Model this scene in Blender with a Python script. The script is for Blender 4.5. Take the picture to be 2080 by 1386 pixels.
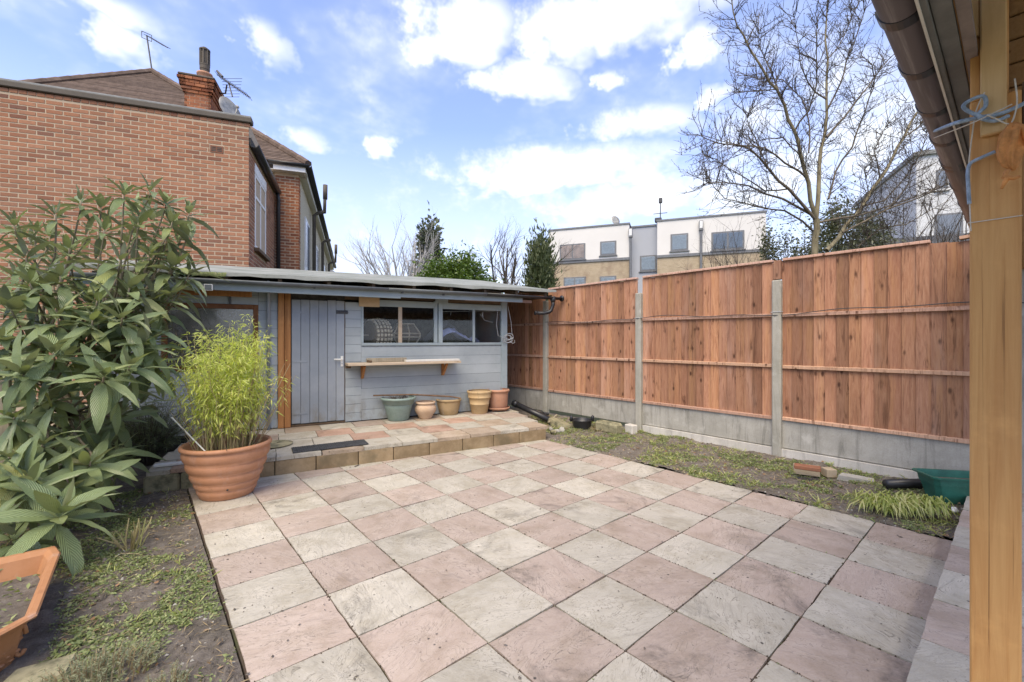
import bpy, math, random
import numpy as np
from mathutils import Vector, Matrix, noise as mnoise

for _o in list(bpy.data.objects):
    bpy.data.objects.remove(_o, do_unlink=True)
R = math.radians
scn = bpy.context.scene
col = scn.collection

# ---------------------------------------------------------------- camera
# metres; camera stands on the house step at the origin, X and Y run along the paving joints
F, EYE, HOR, YAW = 880.0, 1.43, 690.0, 0.7085      # focal length / eye height / horizon / heading (from the slab grid)
CY, SY = math.cos(YAW), math.sin(YAW)
cam = bpy.data.cameras.new('camera'); cam_o = bpy.data.objects.new('camera', cam); col.objects.link(cam_o)
cam.sensor_width = 36.0; cam.lens = F / 2080 * 36; cam.shift_y = -3 / 2080
cam.clip_start = 0.05; cam.clip_end = 3000
cam_o.location = (0, 0, EYE); cam_o.rotation_euler = (R(90), 0, -YAW)
scn.camera = cam_o

def ray(px, py):
    r = (px - 1040) / F
    return Vector((CY * r + SY, -SY * r + CY, (HOR - py) / F))
def at(px, py, d):                      # a point d metres ahead of the camera
    return ray(px, py) * d + Vector((0, 0, EYE))
def gz(px, py, z=0.0):                  # a point on the level z
    v = ray(px, py); return v * ((z - EYE) / v.z) + Vector((0, 0, EYE))
class Frame:                            # an upright local frame (origin, heading)
    def __init__(s, o, deg):
        s.o = Vector((o[0], o[1], 0)); s.a = R(deg)
        s.x = Vector((math.cos(s.a), math.sin(s.a), 0)); s.y = Vector((-math.sin(s.a), math.cos(s.a), 0))
    def on(s, px, py, ly=0.0):          # local x, z of a point of the plane y = ly
        v = ray(px, py); p = Vector((0, 0, EYE)); t = (ly + s.o.dot(s.y) - p.dot(s.y)) / v.dot(s.y); q = p + v * t - s.o
        return q.dot(s.x), q.z
    def onx(s, px, py, lx=0.0):
        v = ray(px, py); p = Vector((0, 0, EYE)); t = (lx + s.o.dot(s.x) - p.dot(s.x)) / v.dot(s.x); q = p + v * t - s.o
        return q.dot(s.y), q.z
    def w(s, x, y, z=0.0): return s.o + s.x * x + s.y * y + Vector((0, 0, z))
    def loc(s, p): q = Vector(p) - s.o; return Vector((q.dot(s.x), q.dot(s.y), q.z))
def rf(r, f): return (CY * r + SY * f, -SY * r + CY * f)

# ---------------------------------------------------------------- node helper
class NT:
    def __init__(s, tree):
        s.t = tree; tree.nodes.clear()
    def n(s, typ, ins=None, **kw):
        nd = s.t.nodes.new(typ)
        for k, v in kw.items(): setattr(nd, k, v)
        for k, v in (ins or {}).items():
            sk = nd.inputs[k]
            if isinstance(v, bpy.types.NodeSocket): s.t.links.new(v, sk)
            elif isinstance(v, bpy.types.Node): s.t.links.new(v.outputs[0], sk)
            else: sk.default_value = v
        return nd
    def math(s, op, a, b=0.0, c=None, clamp=False):
        ins = {0: a, 1: b}
        if c is not None: ins[2] = c
        return s.n('ShaderNodeMath', ins, operation=op, use_clamp=clamp).outputs[0]
    def vmath(s, op, a, b=None):
        ins = {0: a}
        if b is not None: ins[1] = b
        nd = s.n('ShaderNodeVectorMath', ins, operation=op)
        return nd.outputs[1] if op in ('DOT_PRODUCT', 'LENGTH', 'DISTANCE') else nd.outputs[0]
    def mix(s, f, a, b, mode='MIX'):
        nd = s.n('ShaderNodeMix', {0: f}, data_type='RGBA', blend_type=mode, clamp_factor=True)
        for k, v in ((6, a), (7, b)):
            if isinstance(v, bpy.types.NodeSocket): s.t.links.new(v, nd.inputs[k])
            else: nd.inputs[k].default_value = (*v[:3], 1)
        return nd.outputs[2]
    def rng(s, v, a, b, c=0.0, d=1.0, smooth=True):
        return s.n('ShaderNodeMapRange', {0: v, 1: a, 2: b, 3: c, 4: d}, interpolation_type='SMOOTHSTEP' if smooth else 'LINEAR').outputs[0]
    def noise(s, vec, scale, detail=4, rough=0.55, dist=0.0):
        return s.n('ShaderNodeTexNoise', {'Vector': vec, 'Scale': scale, 'Detail': detail, 'Roughness': rough, 'Distortion': dist}).outputs[0]
    def voro(s, vec, scale, feat='F1'):
        return s.n('ShaderNodeTexVoronoi', {'Vector': vec, 'Scale': scale}, feature=feat).outputs[0]
    def map(s, vec, scale=(1, 1, 1), loc=(0, 0, 0)):
        return s.n('ShaderNodeMapping', {'Vector': vec, 'Scale': scale, 'Location': loc}).outputs[0]
    def ramp(s, f, stops):
        nd = s.n('ShaderNodeValToRGB', {0: f}); el = nd.color_ramp.elements
        while len(el) < len(stops): el.new(0.5)
        for e, (p, c) in zip(el, stops): e.position = p; e.color = (*c[:3], 1)
        return nd.outputs[0]

# ---------------------------------------------------------------- sky and light
SUN_EL, SUN_AZ = R(57), R(238)          # azimuth: compass angle of the sun from +Y, clockwise
world = bpy.data.worlds.new('World'); scn.world = world; world.use_nodes = True; world.cycles.sampling_method = 'MANUAL'; world.cycles.sample_map_resolution = 512
w = NT(world.node_tree)
sky = w.n('ShaderNodeTexSky', sky_type='NISHITA', sun_disc=False, sun_elevation=SUN_EL, sun_rotation=SUN_AZ,
          altitude=50, air_density=1.0, dust_density=0.6, ozone_density=2.0)
geo = w.n('ShaderNodeTexCoord').outputs['Generated']
dirv = w.vmath('NORMALIZE', geo)
sep = w.n('ShaderNodeSeparateXYZ', {0: dirv})
up = w.math('MAXIMUM', sep.outputs[2], 0.0)
# cloud layer: direction projected on a flat deck
den = w.math('ADD', up, 0.22)
deck = w.n('ShaderNodeCombineXYZ', {0: w.math('DIVIDE', sep.outputs[0], den), 1: w.math('DIVIDE', sep.outputs[1], den), 2: 0.0}).outputs[0]
nz = w.math('SUBTRACT', w.noise(deck, 3.1, 4, 0.62, 0.0), 0.5)
nzf = w.math('SUBTRACT', w.noise(dirv, 13.0, 4, 0.66), 0.5)
# cumulus masses: (azimuth in degrees right of the camera heading, elevation, half width, half height, density)
def ae(px, py):
    v = ray(px, py); f = v.x * SY + v.y * CY; r = v.x * CY - v.y * SY
    return math.degrees(math.atan2(r, f)), math.degrees(math.atan2(v.z, math.hypot(r, f)))
CL = [(950, 60, 110, 85, 1.0), (1250, 45, 240, 80, 1.1), (1410, 100, 60, 45, 1.0), (1060, 170, 110, 42, 1.0), (1140, 110, 80, 50, .8),
      (540, 112, 56, 62, .8), (245, 95, 80, 60, .8), (200, 0, 120, 32, .6), (600, 285, 66, 34, .7), (770, 293, 46, 28, .85),
      (1290, 258, 130, 48, .95), (1455, 198, 40, 24, .7), (1150, 342, 260, 48, .92), (1700, 250, 330, 190, .5), (1350, 405, 420, 55, .62), (1250, 160, 30, 18, .6)]
blobs = []
for px, py, sx, sy_, am in CL:
    a, e = ae(px, py); a1, _ = ae(px + sx, py); _, e1 = ae(px, py - sy_)
    blobs.append((a, e, abs(a1 - a), abs(e1 - e), am))
blobs += [(100, 36, 20, 10, .9), (150, 45, 24, 12, 1.0), (-165, 26, 24, 9, .9), (-120, 40, 22, 11, .9), (-80, 24, 14, 7, .7), (10, 74, 30, 9, .8)]
az = w.math('MULTIPLY', w.math('ARCTAN2', w.math('SUBTRACT', w.math('MULTIPLY', sep.outputs[0], CY), w.math('MULTIPLY', sep.outputs[1], SY)),
                               w.math('ADD', w.math('MULTIPLY', sep.outputs[0], SY), w.math('MULTIPLY', sep.outputs[1], CY))), 180 / math.pi)
elv = w.math('MULTIPLY', w.math('ARCSINE', sep.outputs[2]), 180 / math.pi)
vv = w.n('ShaderNodeCombineXYZ', {0: w.math('MULTIPLY_ADD', nzf, 10.0, az), 1: w.math('MULTIPLY_ADD', nz, 7.0, elv), 2: 0.0}).outputs[0]
tot = None
for a, e, sa, se, am in blobs:
    sa *= 1.2; se *= 1.2
    u = w.n('ShaderNodeVectorMath', {0: vv, 1: (1 / sa, 1 / se, 0), 2: (-a / sa, -e / se, 0)}, operation='MULTIPLY_ADD').outputs[0]
    g = w.math('MULTIPLY_ADD', w.vmath('DOT_PRODUCT', u, u), -am, am)
    tot = w.math('MAXIMUM', g, 0.0) if tot is None else w.math('MAXIMUM', tot, g)
dens = w.math('MULTIPLY_ADD', nzf, 0.75, w.math('MULTIPLY_ADD', nz, 1.0, w.math('MULTIPLY', tot, 0.75)))
cloud = w.rng(dens, 0.0, 0.78)
veil = w.rng(nz, -0.12, 0.30, 0.10, 0.48)                                     # thin high cloud
low = w.rng(up, 0.0, 0.55, 0.85, 0.0)                                         # hazy whitening near the skyline
blue = w.mix(1.0, sky.outputs[0], (0.92, 0.94, 1.38), 'MULTIPLY')
c1 = w.mix(w.math('MAXIMUM', veil, low), blue, (3.3, 3.75, 5.0))
ctone = w.mix(w.math('ADD', w.math('MULTIPLY', nzf, 2.0), 0.5, clamp=True), (3.8, 4.15, 4.9), (5.0, 5.2, 5.7))
c2 = w.mix(cloud, c1, ctone)
bg = w.n('ShaderNodeBackground', {'Color': c2, 'Strength': 0.147})
w.n('ShaderNodeOutputWorld', {'Surface': bg.outputs[0]})

sun = bpy.data.lights.new('sun', 'SUN'); sun_o = bpy.data.objects.new('sun', sun); col.objects.link(sun_o)
sun.energy = 2.2; sun.angle = R(48); sun.color = (1.0, 0.90, 0.76)
sd = Vector((math.sin(SUN_AZ) * math.cos(SUN_EL), math.cos(SUN_AZ) * math.cos(SUN_EL), math.sin(SUN_EL)))
sun_o.rotation_euler = sd.to_track_quat('Z', 'Y').to_euler(); sun_o.location = (0, -6, 12)

scn.view_settings.view_transform = 'Standard'; scn.view_settings.look = 'None'
scn.view_settings.exposure = 1.06; scn.view_settings.gamma = 1.0; scn.view_settings.use_curve_mapping = False
scn.view_settings.use_white_balance = True; scn.view_settings.white_balance_temperature = 7600; scn.view_settings.white_balance_tint = 4
scn.render.engine = 'CYCLES'; scn.cycles.use_denoising = True
scn.cycles.max_bounces = 8; scn.cycles.transparent_max_bounces = 12

# ---------------------------------------------------------------- mesh helper
MATS = {}
class MB:
    def __init__(s): s.v = []; s.f = []; s.uv = []; s.has_uv = False; s.M = None
    def _add(s, vs, fs, uvs=None):
        o = len(s.v)
        if s.M is not None: vs = [s.M @ Vector(p) for p in vs]
        s.v.extend(tuple(p) for p in vs); s.f.extend(tuple(i + o for i in f) for f in fs)
        if uvs is not None: s.has_uv = True; s.uv.extend(uvs)
        else: s.uv.extend([(0.5, 0.5)] * len(vs))
        return s
    def box(s, lo, hi, ch=0.0, taper=None):
        (x0, y0, z0), (x1, y1, z1) = lo, hi
        if ch <= 0:
            vs = [(x0, y0, z0), (x1, y0, z0), (x1, y1, z0), (x0, y1, z0), (x0, y0, z1), (x1, y0, z1), (x1, y1, z1), (x0, y1, z1)]
            return s._add(vs, [(0, 3, 2, 1), (4, 5, 6, 7), (0, 1, 5, 4), (1, 2, 6, 5), (2, 3, 7, 6), (3, 0, 4, 7)])
        c = min(ch, (x1 - x0) * .45, (y1 - y0) * .45, (z1 - z0) * .45)
        vs = []; idx = {}
        X = (x0, x1); Y = (y0, y1); Z = (z0, z1); sg = (1, -1)
        for i in (0, 1):
            for j in (0, 1):
                for k in (0, 1):
                    for ax in range(3):
                        p = [X[i] + c * sg[i], Y[j] + c * sg[j], Z[k] + c * sg[k]]
                        p[ax] = (X[i], Y[j], Z[k])[ax]
                        idx[i, j, k, ax] = len(vs); vs.append(p)
        fs = []
        def q(*a): fs.append(tuple(idx[b] for b in a))
        for i in (0, 1):
            t = [(i, 0, 0, 0), (i, 1, 0, 0), (i, 1, 1, 0), (i, 0, 1, 0)]; q(*(t if i else t[::-1]))
            t = [(0, i, 0, 1), (1, i, 0, 1), (1, i, 1, 1), (0, i, 1, 1)]; q(*(t[::-1] if i else t))
            t = [(0, 0, i, 2), (1, 0, i, 2), (1, 1, i, 2), (0, 1, i, 2)]; q(*(t if i else t[::-1]))
        for a in (0, 1):
            for b in (0, 1):
                f = (a + b) % 2
                t = [(a, b, 0, 0), (a, b, 0, 1), (a, b, 1, 1), (a, b, 1, 0)]; q(*(t if f else t[::-1]))
                t = [(a, 0, b, 0), (a, 0, b, 2), (a, 1, b, 2), (a, 1, b, 0)]; q(*(t[::-1] if not f else t[::-1]))
                t = [(0, a, b, 1), (0, a, b, 2), (1, a, b, 2), (1, a, b, 1)]; q(*t)
        for i in (0, 1):
            for j in (0, 1):
                for k in (0, 1): q((i, j, k, 0), (i, j, k, 1), (i, j, k, 2))
        return s._add(vs, fs)
    def tube(s, pts, rad, n=6, cap=True, flat=1.0):
        pts = [Vector(p) for p in pts]; m = len(pts)
        rads = list(rad) if hasattr(rad, '__len__') else [rad] * m
        t0 = (pts[1] - pts[0]).normalized(); ref = Vector((0, 0, 1)) if abs(t0.z) < .9 else Vector((1, 0, 0))
        u = t0.cross(ref).normalized(); vs = []; fs = []
        for i in range(m):
            t = (pts[min(i + 1, m - 1)] - pts[max(i - 1, 0)])
            t = t.normalized() if t.length > 1e-9 else t0
            u = (u - t * u.dot(t)); u = u.normalized() if u.length > 1e-6 else t.orthogonal().normalized()
            b = t.cross(u)
            for k in range(n):
                a = 2 * math.pi * k / n
                vs.append(pts[i] + (u * math.cos(a) + b * math.sin(a) * flat) * rads[i])
        for i in range(m - 1):
            for k in range(n):
                k2 = (k + 1) % n
                fs.append((i * n + k, i * n + k2, (i + 1) * n + k2, (i + 1) * n + k))
        if cap and n > 2: fs.append(tuple(range(n))[::-1]); fs.append(tuple((m - 1) * n + k for k in range(n)))
        return s._add(vs, fs)
    def bar(s, a, b, wx, wz):           # a rectangular bar from a to b; wz is the upright size
        a, b = Vector(a), Vector(b); t = (b - a).normalized(); ref = Vector((0, 0, 1)) if abs(t.z) < .95 else Vector((0, 1, 0))
        x = t.cross(ref).normalized(); z = x.cross(t)
        vs = [p + x * (wx / 2 * i) + z * (wz / 2 * j) for p in (a, b) for i, j in ((-1, -1), (1, -1), (1, 1), (-1, 1))]
        return s._add(vs, [(0, 1, 2, 3), (7, 6, 5, 4), (0, 4, 5, 1), (1, 5, 6, 2), (2, 6, 7, 3), (3, 7, 4, 0)])
    def lathe(s, prof, n=32, c=(0, 0, 0), close=False, sx=1.0, sy=1.0):
        vs = []; fs = []; m = len(prof)
        for r, z in prof:
            for k in range(n):
                a = 2 * math.pi * k / n; vs.append((c[0] + r * sx * math.cos(a), c[1] + r * sy * math.sin(a), c[2] + z))
        for i in range(m - 1):
            for k in range(n):
                k2 = (k + 1) % n; fs.append((i * n + k, i * n + k2, (i + 1) * n + k2, (i + 1) * n + k))
        if prof[0][0] > 1e-6: fs.append(tuple(range(n))[::-1])
        if prof[-1][0] > 1e-6: fs.append(tuple((m - 1) * n + k for k in range(n)))
        return s._add(vs, fs)
    def prism(s, poly, z0, z1):         # poly counter-clockwise from above
        n = len(poly); vs = [(x, y, z0) for x, y in poly] + [(x, y, z1) for x, y in poly]
        return s._add(vs, [tuple(range(n))[::-1], tuple(range(n, 2 * n))] + [(i, (i + 1) % n, n + (i + 1) % n, n + i) for i in range(n)])
    def loft(s, rings, cap=True):
        n = len(rings[0]); vs = [p for r in rings for p in r]; fs = []
        for i in range(len(rings) - 1):
            for k in range(n):
                k2 = (k + 1) % n; fs.append((i * n + k, i * n + k2, (i + 1) * n + k2, (i + 1) * n + k))
        if cap: fs.append(tuple(range(n))[::-1]); fs.append(tuple((len(rings) - 1) * n + k for k in range(n)))
        return s._add(vs, fs)
    def quad(s, a, b, c, d): return s._add([a, b, c, d], [(0, 1, 2, 3)])
    def slabsheet(s, P, Q, thick):      # solid sheet between two edge polylines (top surface), thickness downwards
        n = len(P); vs = list(map(Vector, P)) + list(map(Vector, Q)); dn = Vector((0, 0, -thick))
        vs = vs + [p + dn for p in vs]; fs = []
        for i in range(n - 1):
            fs.append((i, i + 1, n + i + 1, n + i)); fs.append((2 * n + i, 3 * n + i, 3 * n + i + 1, 2 * n + i + 1))
            fs.append((i, 2 * n + i, 2 * n + i + 1, i + 1)); fs.append((n + i, n + i + 1, 3 * n + i + 1, 3 * n + i))
        fs.append((0, n, 3 * n, 2 * n)); fs.append((n - 1, 3 * n - 1, 4 * n - 1, 2 * n - 1))
        return s._add(vs, fs)
    def mesh(s, name, mat, smooth=False):
        me = bpy.data.meshes.new(name); me.from_pydata(s.v, [], s.f)
        if s.has_uv:
            uvl = me.uv_layers.new(name='UVMap'); li = np.empty(len(me.loops), dtype=np.int32); me.loops.foreach_get('vertex_index', li)
            uvl.data.foreach_set('uv', np.array(s.uv, dtype=np.float32)[li].ravel())
        if mat: me.materials.append(MATS[mat])
        if smooth: me.polygons.foreach_set('use_smooth', [True] * len(me.polygons))
        me.update(); return me
    def build(s, name, mat, parent=None, smooth=False, loc=None):
        return put(name, s.mesh(name, mat, smooth), parent, loc)
def put(name, me, parent=None, loc=None, rot=None, scale=None):
    o = bpy.data.objects.new(name, me); col.objects.link(o)
    if parent: o.parent = parent
    if loc is not None: o.location = loc
    if rot is not None: o.rotation_euler = rot
    if scale is not None: o.scale = scale
    return o
def npmesh(name, mat, V, Fc, uv=None, smooth=False):      # fast mesh from arrays; Fc (n, k)
    me = bpy.data.meshes.new(name); k = Fc.shape[1]
    me.vertices.add(len(V)); me.vertices.foreach_set('co', np.asarray(V, np.float32).ravel())
    me.loops.add(Fc.size); me.loops.foreach_set('vertex_index', Fc.astype(np.int32).ravel())
    me.polygons.add(len(Fc)); me.polygons.foreach_set('loop_start', np.arange(0, Fc.size, k, dtype=np.int32))
    if uv is not None:
        l = me.uv_layers.new(name='UVMap'); l.data.foreach_set('uv', np.asarray(uv, np.float32)[Fc.ravel()].ravel())
    me.materials.append(MATS[mat]); me.update(calc_edges=True); me.validate()
    if smooth: me.polygons.foreach_set('use_smooth', [True] * len(me.polygons))
    return me
def tag(o, label=None, cat=None, group=None, kind=None):
    if label: o['label'] = label
    if cat: o['category'] = cat
    if group: o['group'] = group
    if kind: o['kind'] = kind
    return o
def thing(name, label, cat, loc=(0, 0, 0), rz=0.0, group=None):
    o = bpy.data.objects.new(name, None); col.objects.link(o); o.empty_display_size = .1
    o.location = loc; o.rotation_euler = (0, 0, rz); return tag(o, label, cat, group)
def struct(o): o['kind'] = 'structure'; return o
def stuff(o): o['kind'] = 'stuff'; return o

# ---------------------------------------------------------------- materials
def mat(name, fn):
    m = bpy.data.materials.new(name); m.use_nodes = True; t = NT(m.node_tree)
    t.out = t.n('ShaderNodeOutputMaterial')
    tc = t.n('ShaderNodeTexCoord'); oi = t.n('ShaderNodeObjectInfo'); gi = t.n('ShaderNodeNewGeometry')
    t.uv = tc.outputs['UV']
    t.rnd = t.math('FRACT', t.math('ADD', oi.outputs['Random'], gi.outputs['Random Per Island']))
    t.r2 = t.math('FRACT', t.math('MULTIPLY', t.rnd, 17.31)); t.r3 = t.math('FRACT', t.math('MULTIPLY', t.rnd, 91.7))
    off = t.n('ShaderNodeCombineXYZ', {0: t.math('MULTIPLY', t.rnd, 37.0), 1: t.math('MULTIPLY', t.r2, 23.0), 2: t.math('MULTIPLY', t.r3, 29.0)}).outputs[0]
    t.raw = tc.outputs['Object']; t.p = t.vmath('ADD', t.raw, off); t.wp = gi.outputs['Position']; t.nrm = gi.outputs['Normal']
    fn(t); MATS[name] = m; return m
def pbr(t, colr, rough=0.8, bump=None, bs=0.3, bd=0.01, spec=0.35, metal=0.0, extra=None):
    ins = {'Base Color': colr if isinstance(colr, bpy.types.NodeSocket) else (*colr, 1), 'Roughness': rough, 'Metallic': metal, 'Specular IOR Level': spec}
    if bump is not None: ins['Normal'] = t.n('ShaderNodeBump', {'Strength': bs, 'Distance': bd, 'Height': bump}).outputs[0]
    ins.update(extra or {})
    b = t.n('ShaderNodeBsdfPrincipled', ins); t.t.links.new(b.outputs[0], t.out.inputs[0]); return b
def var(t, c, amt=0.25, f=None):        # value variation from a factor around the colour
    f = t.rnd if f is None else f
    return t.mix(1.0, c, t.mix(f, (1 - amt,) * 3, (1 + amt,) * 3), 'MULTIPLY')

def m_slab(c1, c2, dark):
    def fn(t):
        st = t.map(t.p, (1.0, 1.0, 3.0)); rot = t.n('ShaderNodeVectorRotate', {'Vector': st, 'Angle': t.math('MULTIPLY', t.math('SUBTRACT', t.r2, .5), 1.2)}, rotation_type='Z_AXIS').outputs[0]
        big = t.noise(t.map(rot, (2.2, 7.0, 1)), 1.0, 5, .62, .9)
        lines = t.noise(t.map(rot, (2.5, 16.0, 1)), 1.3, 5, .7, 1.4)
        fine = t.noise(t.p, 140, 3, .6)
        c = t.mix(t.rng(big, .34, .66), c1, c2)
        c = t.mix(t.rng(lines, .54, .72, 0, .5), c, dark)
        tn = t.noise(t.map(rot, (3.2, 6.5, 1)), 1.1, 4, .6, 1.2); terr = t.math('SNAP', tn, .085)
        edge = t.math('ABSOLUTE', t.math('SUBTRACT', t.math('FRACT', t.math('DIVIDE', tn, .085)), .5))
        eg = t.math('MULTIPLY', t.rng(edge, .40, .495), t.rng(big, .42, .58)); c = t.mix(t.math('MULTIPLY', eg, .75), c, tuple(k * .8 for k in dark))
        c = t.mix(t.math('MULTIPLY', t.rng(t.noise(t.wp, 2.1, 5, .7, .8), .50, .72), t.rng(t.r3, .3, 1, .1, .8)), c, tuple(k * .42 for k in dark))
        spots = t.rng(t.n('ShaderNodeTexVoronoi', {'Vector': t.p, 'Scale': 14.0, 'Randomness': 1.0}).outputs[0], .14, .05)
        c = t.mix(t.math('MULTIPLY', spots, t.rng(t.noise(t.p, 5, 3), .5, .62)), c, (.055, .05, .045))
        c = t.mix(t.rng(fine, .3, .7, 0, .28), c, t.mix(1.0, c, (.72, .7, .68), 'MULTIPLY'))
        c = t.mix(t.rng(t.noise(t.p, 4.0, 5, .7), .42, .70, 0, .65), c, t.mix(1.0, c, (.70, .67, .60), 'MULTIPLY')); c = t.mix(t.rng(t.noise(t.map(t.p, loc=(7, 3, 1)), 9.0, 5, .75), .55, .75, 0, .45), c, t.mix(1.0, c, (1.25, 1.25, 1.22), 'MULTIPLY')); c = var(t, c, .10)
        h = t.math('ADD', t.math('MULTIPLY', terr, 1.6), t.math('ADD', t.math('MULTIPLY', lines, .35), t.math('MULTIPLY', fine, .07)))
        pbr(t, c, .82, h, .8, .014, .3)
    return fn
mat('slab_pink', m_slab((.395, .315, .26), (.44, .36, .30), (.24, .20, .17)))
mat('slab_buff', m_slab((.425, .39, .32), (.485, .445, .37), (.24, .22, .18)))
mat('slab_tan', m_slab((.38, .295, .215), (.44, .35, .265), (.24, .19, .14)))
mat('slab_red', m_slab((.41, .265, .20), (.46, .32, .245), (.26, .18, .14)))
def fn(t):
    n = t.noise(t.wp, 9, 6, .7); g = t.rng(t.noise(t.wp, 2.3, 4), .5, .7)
    pbr(t, t.mix(g, t.mix(n, (.035, .024, .017), (.10, .07, .05)), (.06, .065, .025)), .95, t.noise(t.wp, 90, 4, .7), .6, .01)
mat('joint', fn)
def fn(t):
    n = t.noise(t.p, 6, 6, .65); f = t.noise(t.p, 60, 4)
    c = t.mix(t.rng(n, .3, .7), (.22, .155, .085), (.34, .25, .15)); c = t.mix(t.rng(t.noise(t.wp, 3, 5, .6), .48, .7, 0, .7), c, (.14, .115, .07))
    pbr(t, var(t, c, .12), .85, f, .3, .004)
mat('riser', fn)
def fn(t):
    n = t.noise(t.wp, 7, 6, .7); c = t.mix(t.rng(n, .4, .65), (.30, .27, .17), (.12, .115, .07)); pbr(t, c, .9, t.noise(t.wp, 40, 5), .5, .01)
mat('mossy_stone', fn)
def fn(t):
    a = t.noise(t.wp, 14, 8, .75); b = t.noise(t.wp, 2.2, 4); f = t.noise(t.wp, 120, 4, .7)
    c = t.ramp(a, [(.25, (.075, .064, .054)), (.5, (.175, .15, .125)), (.75, (.29, .255, .215))])
    c = t.mix(t.rng(b, .45, .7, 0, .5), c, (.085, .075, .055)); ch = t.rng(t.voro(t.wp, 60), .16, .05)
    c = t.mix(t.math('MULTIPLY', ch, t.rng(t.noise(t.wp, 30, 2), .56, .66)), c, (.33, .29, .24))
    pbr(t, c, .95, t.math('ADD', a, t.math('MULTIPLY', f, .5)), 1.0, .02, .2)
mat('soil', fn)
def fn(t):
    a = t.noise(t.wp, .6, 6, .7); pbr(t, t.mix(a, (.045, .06, .022), (.11, .11, .055)), .95)
mat('ground', fn)
def m_conc(c1, c2, streak=.6):
    def fn(t):
        a = t.noise(t.p, 3.2, 7, .7); v = t.noise(t.map(t.wp, (5, 9, .9)), 1.0, 6, .75, 1.0); f = t.noise(t.wp, 130, 3, .65)
        c = t.mix(t.rng(a, .3, .7), c1, c2); c = t.mix(t.rng(v, .48, .70, 0, streak), c, (.12, .115, .095))
        c = t.mix(t.rng(t.noise(t.wp, 4.5, 5, .6), .58, .72, 0, .55), c, (.55, .53, .48)); c = t.mix(t.rng(f, .35, .75, 0, .35), c, t.mix(1.0, c, (.6, .58, .55), 'MULTIPLY'))
        pbr(t, c, .9, t.math('ADD', t.math('MULTIPLY', a, .5), f), .35, .004)
    return fn
mat('concrete', m_conc((.33, .315, .275), (.44, .42, .375)))
mat('concrete_post', m_conc((.32, .305, .255), (.41, .39, .335), .35))
mat('footing', m_conc((.50, .47, .42), (.60, .57, .52), .35))
def m_brick(cs, dk):
    def fn(t):
        c = t.ramp(t.rnd, cs); n = t.noise(t.p, 18, 5, .65); c = t.mix(t.rng(n, .4, .75, 0, .5), c, dk)
        c = t.mix(t.rng(t.noise(t.map(t.wp, (1.2, 1.2, .6)), 1.0, 5, .65), .42, .72, 0, .45), c, (.18, .11, .08))
        pbr(t, c, .92, t.noise(t.p, 90, 4, .7), .5, .004, .2)
    return fn
mat('brick', m_brick([(0, (.20, .085, .055)), (.10, (.29, .128, .075)), (.5, (.36, .165, .095)), (.75, (.40, .195, .118)), (.93, (.30, .145, .09)), (1, (.18, .085, .062))], (.24, .135, .095)))
mat('brick_orange', m_brick([(0, (.22, .075, .04)), (.4, (.35, .13, .062)), (.7, (.40, .16, .08)), (1, (.20, .085, .055))], (.13, .075, .055)))
mat('mortar', lambda t: pbr(t, t.mix(t.noise(t.wp, 12, 5), (.43, .33, .23), (.52, .41, .30)), .95, t.noise(t.wp, 150, 3), .3, .003))
mat('brick_buff', m_brick([(0, (.40, .32, .22)), (.5, (.48, .39, .28)), (1, (.42, .34, .24))], (.33, .27, .19)))
def m_fence(base, red, org):
    def fn(t):
        gr = t.noise(t.map(t.p, (22, 22, 2.2)), 1.0, 6, .7, 2.6); wide = t.noise(t.map(t.p, (9, 9, .8)), 1.0, 4, .6)
        c = t.mix(t.rng(gr, .3, .7), base, red); c = t.mix(t.rng(wide, .48, .72, 0, .6), c, org); c = t.mix(t.rng(t.noise(t.map(t.p, (75, 75, 1.0)), 1.0, 4, .6, .5), .56, .70, 0, .5), c, tuple(k * .5 for k in red))
        k = t.n('ShaderNodeTexVoronoi', {'Vector': t.map(t.p, (12.0, 12.0, 5.6)), 'Scale': 1.0, 'Randomness': 1.0})
        kn = t.rng(k.outputs[0], .26, .07); ring = t.math('MULTIPLY', t.rng(k.outputs[0], .62, .2), t.rng(gr, .5, .62, 0, .75))
        gate = t.rng(t.n('ShaderNodeSeparateColor', {0: k.outputs[1]}).outputs[0], .45, .55)
        c = t.mix(t.math('MULTIPLY', t.math('MAXIMUM', kn, ring), gate), c, (.09, .04, .024))
        c = t.mix(t.rng(t.noise(t.map(t.wp, (3, 3, 1.2)), 1.0, 5, .6), .55, .75, 0, .5), c, (.13, .06, .036))
        c = t.mix(t.rng(t.noise(t.map(t.wp, (5, 5, .9), (4, 2, 1)), 1.0, 5, .6), .52, .7, 0, .5), c, (.42, .265, .20))
        c = t.mix(t.rng(t.noise(t.map(t.p, (18, 18, 1.3), (3, 1, 7)), 1.0, 5, .7, 1.6), .53, .68, 0, .7), c, (.14, .065, .04)); c = t.mix(.6, c, t.mix(1.0, c, t.ramp(t.r2, [(0, (.72, .62, .55)), (.35, (1.0, .92, .85)), (.6, (1.15, 1.15, 1.2)), (.8, (1.1, 1.0, .75)), (1, (.8, .8, .82))]), 'MULTIPLY')); pbr(t, var(t, c, .28), .82, gr, .4, .004, .25)
    return fn
mat('fence_wood', m_fence((.405, .222, .142), (.30, .145, .09), (.42, .225, .11)))
mat('rail_wood', m_fence((.50, .335, .265), (.42, .265, .20), (.47, .30, .23)))
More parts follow.
